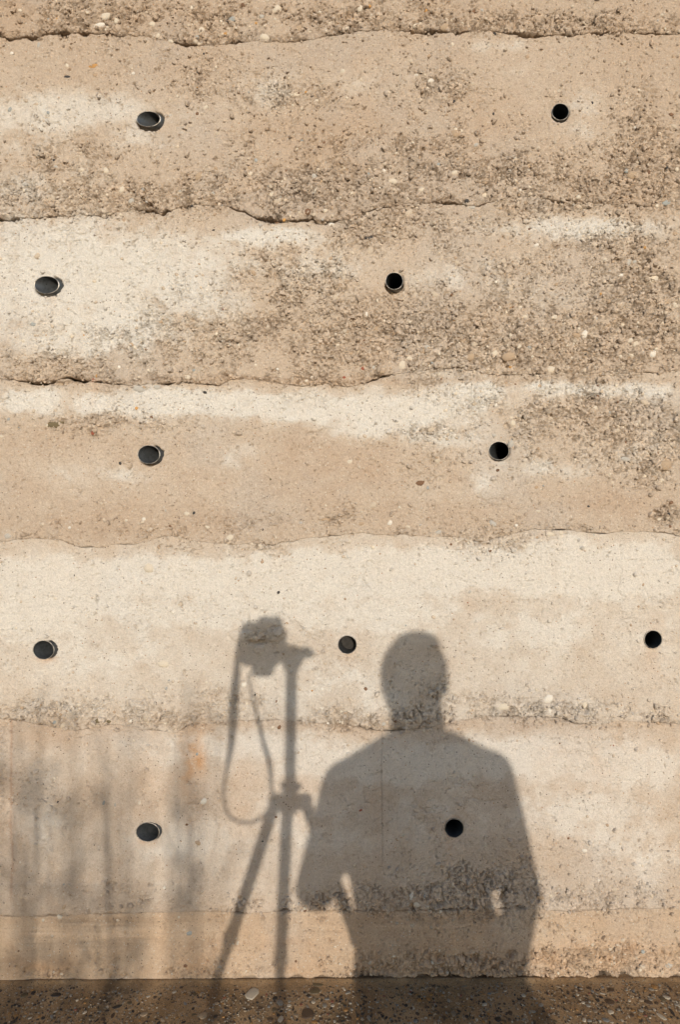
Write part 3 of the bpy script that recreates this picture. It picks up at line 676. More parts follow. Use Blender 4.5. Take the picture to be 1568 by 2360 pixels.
# ---- aggregate stones in the pavement
def px_ground(c, r):
    """reference grid point -> point on the pavement"""
    dx = (c - 784) / S; dz = (1180 - r) / S
    t = H_CAM / (-dz); x = 784 / S + dx * t; y = -D_CAM + D_CAM * t
    return x, y
GP = {}
for c in M_GST:
    GP[c] = []
    for s in range(NV):
        me = dome_mesh('stone', 2000 + s, 9, True); me.materials.append(M_GST[c]); GP[c].append(me)
GS = [ # crop, column, row, half w, half h, turn, tone
 (0,190,343,30,25,0,'olive'),(0,272,320,20,18,0,'dark'),(0,455,340,40,24,0,'dark'),(0,118,424,13,12,0,'dark'),(0,40,572,14,13,0,'dark'),(0,100,562,21,18,30,'dark'),(0,318,520,15,13,0,'ochre'),(0,765,362,18,10,10,'dark'),
 (0,965,438,48,12,28,'dark'),(0,797,552,26,6,58,'dark'),(0,925,520,15,28,0,'brown'),(0,1185,505,38,20,35,'tan'),(0,1432,322,19,10,30,'white'),(0,1222,527,10,10,0,'dark'),(0,555,326,15,8,25,'grey'),(0,630,385,12,11,0,'white'),
 (0,355,378,14,11,0,'grey'),(0,205,418,8,15,0,'tan'),(0,605,285,13,10,20,'brown'),(0,1340,262,20,11,0,'ochre'),(0,1425,408,21,9,30,'brown'),(0,820,480,12,12,0,'grey'),(0,1510,570,22,12,30,'dark'),(0,75,490,18,10,10,'ochre'),
 (0,318,408,16,10,40,'brown'),(0,1370,262,12,10,0,'dark'),(0,1490,285,15,12,0,'brown'),(0,505,375,10,9,0,'tan'),(0,730,440,10,9,0,'grey'),(0,1290,450,8,8,0,'white'),(0,240,362,13,9,20,'brown'),(0,1400,275,14,11,0,'tan'),(0,515,408,10,8,0,'brown'),
 (1,728,336,62,50,0,'white'),(1,918,374,21,20,0,'dark'),(1,1243,324,43,34,10,'olive'),(1,1180,505,50,54,20,'brown'),(1,325,515,42,32,30,'tan'),(1,965,548,27,26,0,'white'),(1,962,412,30,26,30,'grey'),(1,1035,436,19,18,0,'white'),(1,1038,404,15,12,0,'grey'),
 (1,1330,440,23,20,0,'grey'),(1,840,300,20,18,0,'blue'),(1,798,460,25,15,0,'brown'),(1,1270,262,50,28,-15,'olive'),(1,848,348,9,16,0,'red'),(1,915,335,17,10,0,'white'),(1,1390,406,13,13,0,'red'),(1,912,470,20,20,0,'olive'),(1,970,482,14,12,0,'dark'),
 (1,945,515,18,12,0,'dark'),(1,1392,440,17,14,0,'white'),(1,1412,568,15,12,0,'grey'),(1,430,525,24,13,40,'dark'),(1,712,542,10,18,20,'dark'),(1,1300,550,20,12,0,'brown'),(1,1345,385,22,12,0,'blue'),(1,1505,470,14,12,0,'ochre'),(1,684,470,11,10,0,'dark'),
 (1,1162,330,12,12,0,'dark'),(1,1110,250,18,8,10,'dark'),(1,1315,358,14,10,0,'brown'),(1,90,320,20,12,30,'white'),(1,870,445,14,12,0,'blue'),(1,885,412,12,10,0,'grey'),(1,1135,430,15,12,0,'red'),(1,910,505,12,9,0,'ochre'),(1,1265,390,16,10,40,'olive'),
 (1,1356,264,9,15,0,'brown'),(1,1060,245,14,11,0,'blue'),(1,1024,250,12,14,0,'brown'),(1,1298,320,9,17,-25,'tan'),(1,292,326,11,10,0,'ochre'),(1,1070,466,10,8,0,'dark'),(1,1475,552,14,11,0,'olive'),(1,1245,575,22,14,0,'ochre'),(1,885,555,26,18,0,'brown'),
 (2,764,400,18,18,0,'ochre'),(2,862,352,17,15,0,'ochre'),(2,846,388,18,16,0,'ochre'),(2,882,385,10,10,0,'dark'),(2,655,438,17,13,40,'dark'),(2,580,302,15,8,0,'dark'),(2,350,540,18,19,0,'grey'),(2,68,568,14,12,0,'white'),(2,160,475,17,14,0,'ochre'),
 (2,1010,400,18,15,0,'grey'),(2,1090,485,24,8,-55,'dark'),(2,1295,412,14,11,0,'dark'),(2,1155,530,15,15,0,'dark'),(2,1410,555,26,20,-25,'dark'),(2,1515,505,22,20,0,'brown'),(2,970,540,20,15,0,'brown'),(2,1338,515,15,12,0,'ochre'),(2,1050,505,24,20,0,'dust'),
 (2,1292,575,13,14,0,'ochre'),(2,700,465,14,12,0,'brown'),(2,640,480,18,14,0,'dust'),(2,1345,345,15,12,0,'blue'),(2,150,438,18,8,-30,'dark'),(2,830,285,15,11,0,'dust'),(2,1410,490,12,12,0,'brown'),(2,895,432,10,14,0,'grey'),(2,1240,560,14,12,0,'white'),
 (3,995,422,45,29,-5,'brown'),(3,998,502,27,24,0,'white'),(3,1358,297,25,21,0,'ochre'),(3,1420,548,50,18,-58,'white'),(3,1465,388,32,17,-25,'white'),(3,893,407,20,16,0,'dark'),(3,922,380,22,11,-35,'dark'),(3,932,350,26,8,-20,'white'),(3,815,447,22,15,-40,'grey'),
 (3,962,570,36,20,-10,'blue'),(3,780,565,20,17,0,'white'),(3,822,572,19,15,0,'grey'),(3,995,267,16,15,0,'tan'),(3,712,290,12,14,0,'grey'),(3,1332,316,27,12,-30,'grey'),(3,1508,510,16,40,0,'dark'),(3,1305,425,34,22,-30,'brown'),(3,1235,545,19,14,-20,'ochre'),
 (3,1165,368,16,12,-40,'tan'),(3,770,425,15,13,0,'white'),(3,850,330,14,11,0,'blue'),(3,742,522,21,8,0,'dark'),(3,1260,235,20,14,-30,'tan'),(3,175,508,19,21,0,'brown'),(3,70,555,27,20,-20,'dark'),(3,1250,405,22,15,0,'tan'),(3,1245,490,22,13,-20,'grey'),
 (3,1430,400,30,22,0,'olive'),(3,1000,320,34,20,0,'brown'),(3,725,358,15,12,0,'white'),(3,1155,408,15,12,-40,'white'),(3,1068,484,15,13,0,'grey'),(3,1360,484,15,13,0,'white'),(3,1325,400,18,15,0,'grey'),(3,1185,330,14,11,0,'blue'),(3,888,325,18,12,-20,'brown'),
 (3,870,490,22,18,0,'dust'),(3,1028,540,14,28,10,'brown'),(3,1375,430,20,15,-20,'brown'),(3,1378,228,18,9,0,'dark'),(3,1222,250,15,17,0,'dust'),(3,1380,255,14,12,0,'grey'),(3,690,330,14,11,0,'brown'),(3,742,328,14,12,0,'brown'),(3,1480,465,16,11,0,'grey'),
 (3,1130,318,14,12,-30,'grey'),(3,1095,240,14,14,0,'blue'),(3,930,300,12,15,-20,'blue'),(3,1060,425,14,12,0,'olive'),(3,1180,490,16,12,0,'ochre'),(3,725,485,11,10,0,'ochre'),(3,1545,445,18,14,0,'grey'),(3,165,560,16,12,0,'brown'),(3,145,508,12,10,0,'brown'),
 (3,95,495,12,9,0,'brown'),(3,65,490,12,12,0,'brown'),(3,560,290,22,10,-25,'tan'),(3,640,490,16,10,0,'dust'),(3,1010,590,20,9,0,'white'),(3,1095,575,15,13,0,'white'),(3,1150,540,9,14,0,'white')]
n_gs = 0
taken = []
def put_ground(x, y, hw, hh, rot, tone):
    global n_gs
    o = bpy.data.objects.new('stone', GP[tone][int(rng.integers(NV))]); C.objects.link(o); o.parent = pavement
    o.scale = (hw, hh, min(0.010, max(0.004, min(hw, hh))))
    o.rotation_euler = (0, 0, rot); o.location = (x, y, ground_z(x) + 0.0006)
    n_gs += 1; taken.append((x, y, max(hw, hh)))
for cr, c, r, hw, hh, t, tone in GS:
    gx = (cr * 600 + c / 2.24) * 0.6272; gy = (3500 + r / 2.24) * 0.6272
    if gy < 2258: continue
    x, y = px_ground(gx, gy)
    if y > -0.003: y = -0.003
    k = 0.6272 / 2.24 / S * (D_CAM + y) / D_CAM
    a = math.radians(t)
    put_ground(x, y, hw * k * .92, hh * k * 1.25 * .92, a, tone)
tries = 0
while n_gs < 300 and tries < 20000:
    tries += 1
    x = rng.uniform(-0.05, 1.68); y = -rng.uniform(0.004, 0.165)
    dens = 0.35 + 0.65 * (vnoise(np.array(x), np.array(y), 0.22, 700) ** 1.0)
    if rng.random() > dens: continue
    s = rng.uniform(0.0022, 0.0048)
    if any(math.hypot(x - a, y - b) < s * 1.2 + c for a, b, c in taken): continue
    tone = rng.choice(['white', 'grey', 'tan', 'dark', 'brown', 'ochre', 'olive', 'dust', 'blue', 'red'], p=[.14, .14, .14, .17, .16, .05, .06, .09, .04, .01])
    put_ground(x, y, s * rng.uniform(1, 1.6), s * rng.uniform(.8, 1.1), rng.uniform(0, 3.1), tone)
gt = list(M_GST); tiny_g = [dome_mesh('grit', 2500 + s, 6, True) for s in range(6)]
pts = []
for _ in range(9000):
    if _ < 7000: x = rng.uniform(-0.25, 1.9); y = -rng.uniform(0.001, 0.22)
    else: x = rng.uniform(-1.2, 2.8); y = -rng.uniform(0.2, 1.6)
    s = (0.0009 + 0.0022 * rng.random() ** 1.6) * (1 if _ < 7000 else 2.6)
    if any(math.hypot(x - a, y - b) < c for a, b, c in taken) and _ < 7000: continue
    th = 0.004
    mi = gt.index(rng.choice(['white', 'grey', 'tan', 'dark', 'brown', 'ochre', 'olive', 'dust', 'blue', 'red'], p=[.06, .09, .17, .17, .20, .06, .09, .14, .01, .01]))
    pts.append(((x, y, float(ground_z(x)) + 0.0005), s * rng.uniform(1, 1.8), s, th, rng.uniform(0, 3.1), mi))
o = stuff_stones('aggregate', pts, tiny_g, [M_GST[t] for t in gt], pavement, True)

# ------------------------------------------------------------------ steel pipes
def steel():
    m, nt, p = new_mat('dull_steel')
    c = coords(nt)
    n = noise(nt, 70, 6, .7, c)
    nt.links.new(ramp(nt, n, [(0.3, (0.045, 0.048, 0.05)), (0.55, (0.095, 0.10, 0.105)), (0.8, (0.08, 0.073, 0.066))]), p.inputs['Base Color'])
    p.inputs['Metallic'].default_value = 0.45
    nt.links.new(ramp(nt, noise(nt, 220, 4, .6, c), [(0.3, 0.27), (0.7, 0.42)]), p.inputs['Roughness'])
    bump(nt, p, noise(nt, 400, 3, .6, c), 0.3, 0.0004)
    return m
M_STEEL = steel()
M_RIM = plain('cut_steel_edge', (0.40, 0.36, 0.31), 0.4, 0.7, 0.5, 120)
M_PLUG = plain('dark_end_disc', (0.03, 0.026, 0.022), 0.95, 0, .3, 150, .001)
PLAB = ['upper left', 'x']
PIPE_LABELS = [
 'oval pipe end highest on the left, earth broken away beneath its rim',
 'round dark pipe end at upper right, level with the highest oval pipe',
 'wide oval pipe end near the left edge in the pale third lift',
 'round pipe end with a broken dark gap under its bright rim, in the third lift',
 'oval pipe end in the brown lift, broken earth at its right side',
 'round pipe end with bright thin rim and lit crescent inside, right side of brown lift',
 'oval pipe end near the left edge in the pale lift beside the tripod shadow',
 'round pipe end between the shadows of camera and head',
 'round dark pipe end at the right edge of the wall',
 'oval pipe end low on the left in the smooth pinkish lift',
 'round black pipe end inside the shadow of the torso']
for (pc, pr, hw, hh, rt, dn), lab in zip(PIPES, PIPE_LABELS):
    x0, z0 = wx(pc), wz(pr); ro = hh / S; th = 0.0007
    ca = hh / hw if hh < hw else 1.0; al = math.acos(ca)          # pipe runs into the wall turned to the right
    d = np.array([math.sin(al), math.cos(al), 0.0]); u = np.array([math.cos(al), -math.sin(al), 0.0]); w = np.array([0, 0, 1.0])
    root = empty('steel_pipe', (x0, 0, z0))
    tag(root, lab, 'pipe', 'steel pipes set into the wall')
    N = 56; L = 0.27
    proud = -0.0016
    def ring(r, off_y=None, depth=None):
        out = []
        for i in range(N):
            a = 2 * math.pi * i / N
            p = u * r * math.cos(a) + w * r * math.sin(a)
            if off_y is not None:                     # cut by the plane of the wall
                t = (off_y - p[1]) / d[1]
            else: t = depth
            q = p + d * t
            if off_y is not None and hh >= hw: q[0] *= hw / hh
            out.append(Vector((float(q[0]), float(q[1]), float(q[2]))))
        return out
    bm = bmesh.new()
    o1 = [bm.verts.new(v) for v in ring(ro, proud)]; o2 = [bm.verts.new(v) for v in ring(ro, None, L)]
    i1 = [bm.verts.new(v) for v in ring(ro - th, proud)]; i2 = [bm.verts.new(v) for v in ring(ro - th, None, L)]
    for i in range(N):
        j = (i + 1) % N
        bm.faces.new((o1[i], o1[j], o2[j], o2[i])); bm.faces.new((i1[j], i1[i], i2[i], i2[j])); bm.faces.new((o2[i], o2[j], i2[j], i2[i]))
    bmesh.ops.recalc_face_normals(bm, faces=bm.faces)
    bm_obj('tube', bm, M_STEEL, root)
    bm = bmesh.new()
    f1 = [bm.verts.new(v) for v in ring(ro + .00005, proud - 0.0004)]; f2 = [bm.verts.new(v) for v in ring(ro - th - .00005, proud - 0.0004)]
    b1 = [bm.verts.new(v) for v in ring(ro + .00005, proud + 0.0006)]; b2 = [bm.verts.new(v) for v in ring(ro - th - .00005, proud + 0.0006)]
    for i in range(N):
        j = (i + 1) % N
        bm.faces.new((f1[i], f2[i], f2[j], f1[j])); bm.faces.new((b1[i], f1[i], f1[j], b1[j])); bm.faces.new((f2[i], b2[i], b2[j], f2[j]))
    bmesh.ops.recalc_face_normals(bm, faces=bm.faces)
    bm_obj('rim', bm, M_RIM, root)
    bm = bmesh.new()
    dep = 0.05 if abs(pc - 801) < 2 else L - 0.005
    c0 = bm.verts.new(tuple(d * (dep + 0.004)))
    vs = [bm.verts.new(v) for v in ring(ro - th - 0.0001, None, dep)]
    for i in range(N): bm.faces.new((vs[i], c0, vs[(i + 1) % N]))
    bm_obj('end_disc', bm, M_PLUG, root)  # near-black disc closing the tube, set shallower in the middle pipe

# ------------------------------------------------------------------ figures behind the lens (their shadows fall on the wall)
def at(c, r, Y):
    """point at distance Y from the wall whose shadow lands on grid point c, r"""
    return Vector((wx(c) - TX * Y, -Y, wz(r) - TZ * Y))
def tube(bm, pts, rad, segs=14, sq=1.0, caps=True, wide=None):
    """lofted limb; wide = (direction, factor) makes flat bands"""
    rings = []
    n = len(pts); pts = [Vector(p) for p in pts]
    ref = Vector((0.13, 0.97, 0.21)).normalized()
    for k, p in enumerate(pts):
        t = (pts[min(k + 1, n - 1)] - pts[max(k - 1, 0)]).normalized()
        a = t.cross(ref)
        if a.length < 1e-3: a = t.cross(Vector((1, 0, 0)))
        a.normalize(); b = t.cross(a).normalized()
        r = rad[k] if hasattr(rad, '__len__') else rad
        ra, rb = (r if hasattr(r, '__len__') else (r, r))
        rings.append([bm.verts.new(p + a * ra * math.cos(2 * math.pi * i / segs) + b * rb * math.sin(2 * math.pi * i / segs)) for i in range(segs)])
    for A, B in zip(rings, rings[1:]):
        for i in range(segs): bm.faces.new((A[i], A[(i + 1) % segs], B[(i + 1) % segs], B[i]))
    if caps:
        for R_, p in ((rings[0], pts[0]), (rings[-1], pts[-1])):
            try: bm.faces.new(R_)
            except ValueError: pass
    return rings
def ball(bm, c, r, segs=16):
    m = Matrix.Translation(Vector(c)) @ Matrix.Diagonal((*(r if hasattr(r, '__len__') else (r, r, r)), 1))
    bmesh.ops.create_uvsphere(bm, u_segments=segs, v_segments=segs // 2 + 2, radius=1, matrix=m)
def capsule(bm, a, b, ra, rb, n=6):
    a, b = Vector(a), Vector(b)
    tube(bm, [a.lerp(b, i / n) for i in range(n + 1)], [ra + (rb - ra) * i / n for i in range(n + 1)], 14)
    ball(bm, a, ra, 12); ball(bm, b, rb, 12)
def fuse(bm, name, mat, parent, voxel=0.006, smooth=6):
    bmesh.ops.recalc_face_normals(bm, faces=bm.faces)
    me = bpy.data.meshes.new(name + '_raw'); bm.to_mesh(me); bm.free()
    tmp = bpy.data.objects.new(name + '_raw', me); C.objects.link(tmp)
    rm = tmp.modifiers.new('fuse', 'REMESH'); rm.mode = 'VOXEL'; rm.voxel_size = voxel
    sm = tmp.modifiers.new('soft', 'SMOOTH'); sm.factor = 0.6; sm.iterations = smooth
    dg = bpy.context.evaluated_depsgraph_get()
    out = bpy.data.meshes.new_from_object(tmp.evaluated_get(dg))
    bpy.data.objects.remove(tmp); bpy.data.meshes.remove(me)
    out.name = name; out.shade_smooth()
    out.materials.clear(); out.materials.append(mat)
    o = bpy.data.objects.new(name, out); C.objects.link(o)
    if parent is not None: o.parent = parent; child_local(o, parent)
    return o

M_BLACK = plain('black_anodised_metal', (0.025, 0.025, 0.027), 0.45, 0.3)
M_RUB = plain('black_rubber', (0.02, 0.02, 0.02), 0.8)
M_STRAP = plain('dark_woven_strap', (0.04, 0.04, 0.045), 0.9, 0, .3, 400, .0005)

# --- tripod
YT = 1.665
hub = at(667, 1846, YT)
tri = empty('tripod', (hub.x, hub.y, 0)); tag(tri, 'black camera tripod with raised centre column standing in front of the wall', 'tripod')
def part(bm, name, mat, parent, smooth=True):
    bmesh.ops.recalc_face_normals(bm, faces=bm.faces)
    o = bm_obj(name, bm, mat, parent, smooth); child_local(o, parent); return o
bm = bmesh.new(); tube(bm, [at(668, 1880, YT), at(672, 1540, YT)], 0.0135, 20); part(bm, 'centre_column', M_BLACK, tri)
bm = bmesh.new(); tube(bm, [at(667, 1866, YT), at(667, 1850, YT), at(667, 1838, YT), at(668, 1829, YT), at(668, 1820, YT)], [.030, .036, .034, .018, .016], 20)
part(bm, 'hub', M_BLACK, tri)
bm = bmesh.new(); tube(bm, [at(669, 1825, YT), at(669, 1805, YT)], 0.020, 20); tube(bm, [at(669, 1815, YT), at(694, 1812, YT)], [.010, .009], 12); tube(bm, [at(669, 1813, YT), at(646, 1809, YT)], [.009, .007], 12)
part(bm, 'column_clamp', M_BLACK, tri)
R3 = 0.303
for sx, sy in ((-.866, .5), (0.0, -1.0), (.866, .5)):
    top = Vector((hub.x + sx * 0.040, hub.y + sy * 0.040, hub.z - .004)); foot = Vector((hub.x + sx * (R3 + .03), hub.y + sy * (R3 + .03), 0.012 + ground_z(hub.x)))
    bm = bmesh.new()
    ball(bm, top, 0.019, 14)
    q = [top.lerp(foot, t) for t in (0, .44, .445, .47, .475, .72, .725, .75, .755, 1)]
    tube(bm, q, [.0145, .0145, .0175, .0175, .012, .012, .0150, .0150, .010, .010], 16)
    leg = part(bm, 'leg', M_BLACK, tri)
    bm = bmesh.new(); tube(bm, [foot + Vector((0, 0, .02)), foot - Vector((0, 0, .011))], [.012, .015], 14)
    f = bm_obj('rubber_foot', bm, M_RUB, leg)
    f.matrix_parent_inverse = Matrix()
    f.location = (0, 0, 0)
# head with its lever, tipped on its side
bm = bmesh.new()
tube(bm, [at(672, 1552, YT), at(672, 1540, YT), at(673, 1528, YT), at(674, 1518, YT), at(672, 1508, YT)], [.014, .019, .024, .026, .022], 20)
ball(bm, at(672, 1506, YT), 0.021)
part(bm, 'ball_head', M_BLACK, tri)
bm = bmesh.new()
tube(bm, [at(675, 1509, YT), at(700, 1505, YT), at(714, 1505, YT), at(725, 1508, YT)], [.015, .014, .013, .005], 14)
part(bm, 'lock_knob', M_RUB, tri)
bm = bmesh.new(); tube(bm, [at(676, 1503, YT), at(655, 1503, YT), at(628, 1503, YT)], [(.014, .02), (.016, .02), (.018, .02)], 12)
part(bm, 'mounting_plate', M_BLACK, tri)

# --- camera on the tripod, standing on its short side, lens to the wall
YB = 1.665
cam_c = at(608, 1484, YB)
kit = empty('camera_body', tuple(cam_c)); tag(kit, 'black camera turned upright on the tripod, lens facing the wall', 'camera')
def rbox(bm, c0, r0, c1, r1, Y0, Y1, bev=.008):
    a = at(c0, r1, (Y0 + Y1) / 2); b = at(c1, r0, (Y0 + Y1) / 2)
    b2 = bmesh.new(); add_box(b2, a.x, b.x, -Y1, -Y0, a.z, b.z)
    bmesh.ops.recalc_face_normals(b2, faces=b2.faces)
    bmesh.ops.bevel(b2, geom=list(b2.edges), offset=bev, segments=3, affect='EDGES')
    me = bpy.data.meshes.new('t'); b2.to_mesh(me); b2.free(); bm.from_mesh(me); bpy.data.meshes.remove(me)
bm = bmesh.new()
rbox(bm, 557, 1436, 650, 1532, 1.635, 1.690); rbox(bm, 582, 1520, 631, 1557, 1.640, 1.680, .006)
part(bm, 'body', M_BLACK, kit)
bm = bmesh.new(); rbox(bm, 592, 1424, 650, 1446, 1.640, 1.690, .007); part(bm, 'grip', M_RUB, kit)
bm = bmesh.new(); rbox(bm, 640, 1450, 660, 1500, 1.640, 1.685, .007); part(bm, 'viewfinder', M_BLACK, kit)
LX, LZ = 784 / S, H_CAM
bm = bmesh.new()
tube(bm, [(LX, -1.640, LZ), (LX, -1.600, LZ), (LX, -1.598, LZ), (LX, -1.562, LZ)], [.034, .034, .037, .037], 32); ln = part(bm, 'lens', M_BLACK, kit)
bm = bmesh.new(); tube(bm, [(LX, -1.5615, LZ), (LX, -1.5585, LZ)], [.031, .028], 32)
gm, nt, p = new_mat('coated_glass'); p.inputs['Base Color'].default_value = (0.02, 0.02, 0.05, 1); p.inputs['Roughness'].default_value = 0.05
part(bm, 'front_glass', gm, kit)
def spline(P, n=8):
    P = [np.array(p, float) for p in P]; out = []
    for i in range(len(P) - 1):
        p0 = P[max(i - 1, 0)]; p1 = P[i]; p2 = P[i + 1]; p3 = P[min(i + 2, len(P) - 1)]
        for k in range(n):
            t = k / n
            out.append(0.5 * (2 * p1 + (p2 - p0) * t + (2 * p0 - 5 * p1 + 4 * p2 - p3) * t * t + (3 * p1 - p0 - 3 * p2 + p3) * t ** 3))
    out.append(P[-1]); return out
# strap: column,row,half width px
ST = [(562,1446,6),(549,1500,7),(546,1550,9),(540,1602,11),(537,1661,11),(533,1719,8),(522,1778,4.5),(516,1825,4),(519,1857,4),(533,1883,4),(559,1896,4),(592,1891,4),(616,1870,4),(626,1836,4),(625,1801,4.5),(620,1754,6),(608,1715,6),(599,1673,5),(590,1640,4.5),(581,1602,3.5),(574,1560,3),(584,1548,3)]
sp = spline(ST, 6)
bm = bmesh.new(); yy = lambda k: YB + 0.012 * math.sin(k * 0.05)
tube(bm, [at(p[0], p[1], yy(k)) for k, p in enumerate(sp)], [(max(p[2], 2) / S, 0.0016) for p in sp], 10)
part(bm, 'strap', M_STRAP, kit)

# --- photographer kneeling beside the tripod
YP = 1.97
skin = plain('skin', (0.42, 0.25, 0.17), 0.5, 0, .06, 40)
shirt_m = plain('dark_blue_jacket', (0.05, 0.07, 0.12), 0.85, 0, .2, 90, .001)
trou_m = plain('grey_trousers', (0.10, 0.10, 0.10), 0.9, 0, .2, 120, .001)
hair_m = plain('short_brown_hair', (0.05, 0.03, 0.02), 0.7, 0, .3, 300, .002)
shoe_m = plain('brown_leather_shoes', (0.09, 0.05, 0.03), 0.5)
head = at(957, 1560, YP)
bm = bmesh.new()
pel = at(995, 2330, YP) ; pel.z = 0.30
neckb = at(962, 1716, YP)
# head, face towards the wall (+y)
ball(bm, head + Vector((0, -.012, .008)), (.0765, .092, .096), 24)
ball(bm, head + Vector((0, .022, -.052)), (.056, .062, .066), 20)
ball(bm, head + Vector((0, .062, -.096)), (.026, .022, .020), 12)                # chin
tube(bm, [head + Vector((0, .084, .012)), head + Vector((0, .102, -.028)), head + Vector((0, .082, -.040))], [.009, .014, .010], 10)   # nose
for s in (-1, 1):
    ball(bm, head + Vector((s * .031, .071, .004)), (.014, .011, .010), 12)      # eyes
    tube(bm, [head + Vector((s * .014, .086, .022)), head + Vector((s * .045, .070, .024))], [.006, .005], 8)   # brows
    ball(bm, head + Vector((s * .0735, -.002, -.020)), (.007, .017, .027), 12)   # ears
tube(bm, [head + Vector((-.024, .076, -.066)), head + Vector((0, .086, -.064)), head + Vector((.024, .076, -.066))], [.006, .009, .006], 10)  # lips
tube(bm, [head + Vector((.002, -.010, -.05)), head + Vector((.006, -.016, -.10)), neckb + Vector((.004, -.01, 0)), neckb + Vector((0, -.01, -.05))], [.060, .064, .070, .085], 18)
# torso
def section(c, r, rx, ry): return at(c, r, YP), rx, ry
tor = [section(962, 1730, .095, .060), section(964, 1770, .165, .085), section(966, 1840, .178, .100), section(972, 1960, .160, .100), section(975, 2080, .148, .095), section(985, 2200, .155, .100)]
tube(bm, [t[0] for t in tor] + [pel], [(t[1], t[2]) for t in tor] + [(.165, .115)], 24)
shL = at(800, 1804, YP); shR = at(1134, 1785, YP)
elL = at(728, 2050, YP - .02); elR = at(1203, 2065, YP)
wrL = elL + Vector((.010, .240, .035)); wrR = at(1178, 2265, YP - .12)
capsule(bm, shL, elL, .047, .036); capsule(bm, elL, wrL, .036, .024); capsule(bm, shR, elR, .047, .036); capsule(bm, elR, wrR, .036, .024)
hipL = pel + Vector((-.095, .01, -.01)); hipR = pel + Vector((.095, .01, -.01))
for s, hip in ((-1, hipL), (1, hipR)):
    knee = hip + Vector((s * .05, .40, -.215)); ank = hip + Vector((s * .03, -.05, -.235))
    capsule(bm, hip, knee, .080, .056); capsule(bm, knee, ank, .052, .038)
    capsule(bm, ank, ank + Vector((0, -.13, -.01)), .036, .026)
def hand(bm, wrist, d, up, s, curl=0.6):
    d = d.normalized(); up = (up - d * up.dot(d)).normalized(); side = d.cross(up) * s
    palm = wrist + d * .05
    tube(bm, [wrist, wrist + d * .03, wrist + d * .085], [(.024, .018), (.036, .016), (.040, .014)], 12) if False else None
    m = [wrist + side * o_ * .5 for o_ in (-.03, .03)]
    for o_ in (-.027, -.009, .009, .027):
        capsule(bm, wrist + side * o_ * .5, wrist + d * .085 + side * o_, .015, .012, 3)
    for o_, ln_ in ((-.030, .075), (-.010, .085), (.010, .080), (.029, .062)):
        p0 = wrist + d * .085 + side * o_
        p1 = p0 + d * ln_ * .45 - up * ln_ * .12 * curl
        d2 = (d * math.cos(curl) - up * math.sin(curl)); p2 = p1 + d2 * ln_ * .33
        d3 = (d * math.cos(curl * 1.9) - up * math.sin(curl * 1.9)); p3 = p2 + d3 * ln_ * .26
        capsule(bm, p0, p1, .0095, .009, 2); capsule(bm, p1, p2, .009, .0082, 2); capsule(bm, p2, p3, .0082, .0072, 2)
    t0 = wrist + d * .03 - side * .022; t1 = t0 + (d * .6 - side * .8 - up * .25).normalized() * .038; t2 = t1 + (d * .9 - side * .2 - up * .4).normalized() * .034
    capsule(bm, t0, t1, .013, .0105, 2); capsule(bm, t1, t2, .0105, .0085, 2)
hand(bm, wrL, wrL - elL, Vector((0, -.1, 1)), -1, .7)
hand(bm, wrR, Vector((-.05, .8, -.25)), Vector((0, .2, 1)), 1, .35)
person = fuse(bm, 'person', skin, None, 0.0048, 4)
tag(person, 'photographer kneeling by the tripod in a dark jacket, one hand on the thigh', 'person')
bm = bmesh.new()   # jacket
jk = [section(966, 1690, .068, .064), section(964, 1712, .076, .070), section(962, 1728, .106, .075), section(968, 1752, .160, .098), section(972, 1800, .186, .118), section(970, 1880, .190, .125), section(972, 1980, .180, .125), section(976, 2080, .166, .122), section(988, 2180, .180, .130)]
tube(bm, [t[0] for t in jk] + [pel + Vector((0, 0, .02))], [(t[1], t[2]) for t in jk] + [(.195, .145)], 28)
capsule(bm, at(804, 1812, YP), elL, .066, .051); capsule(bm, elL, elL.lerp(wrL, .9), .051, .036)
capsule(bm, at(1122, 1793, YP), elR, .068, .050); capsule(bm, elR, elR.lerp(wrR, .9), .046, .037)
capsule(bm, at(905, 1727, YP), at(808, 1797, YP), .042, .052); capsule(bm, at(1030, 1722, YP), at(1120, 1786, YP), .042, .058)
j = fuse(bm, 'jacket', shirt_m, person, 0.007, 5)
bm = bmesh.new()   # trousers
capsule(bm, hipL, hipR, .115, .115)
ball(bm, pel, (.19, .15, .13), 20)
for s, hip in ((-1, hipL), (1, hipR)):
    knee = hip + Vector((s * .05, .40, -.205)); ank = hip + Vector((s * .03, .0, -.225))
    capsule(bm, hip, knee, .098, .066); capsule(bm, knee, ank, .062, .050)
fuse(bm, 'trousers', trou_m, person, 0.007, 5)
for s, hip in ((-1, hipL), (1, hipR)):
    ank = hip + Vector((s * .03, -.05, -.235)); bm = bmesh.new()
    capsule(bm, ank, ank + Vector((0, -.10, .0)), .046, .040); capsule(bm, ank + Vector((0, -.08, -.0)), ank + Vector((0, -.16, -.022)), .042, .032)
    fuse(bm, 'shoe', shoe_m, person, 0.006, 4)
bm = bmesh.new()   # hair
ball(bm, head + Vector((0, -.022, .012)), (.0808, .094, .0945), 24); ball(bm, head + Vector((0, -.055, -.035)), (.068, .05, .055), 16); ball(bm, head + Vector((0, .035, .068)), (.058, .045, .034), 16)
fuse(bm, 'hair', hair_m, person, 0.006, 3)

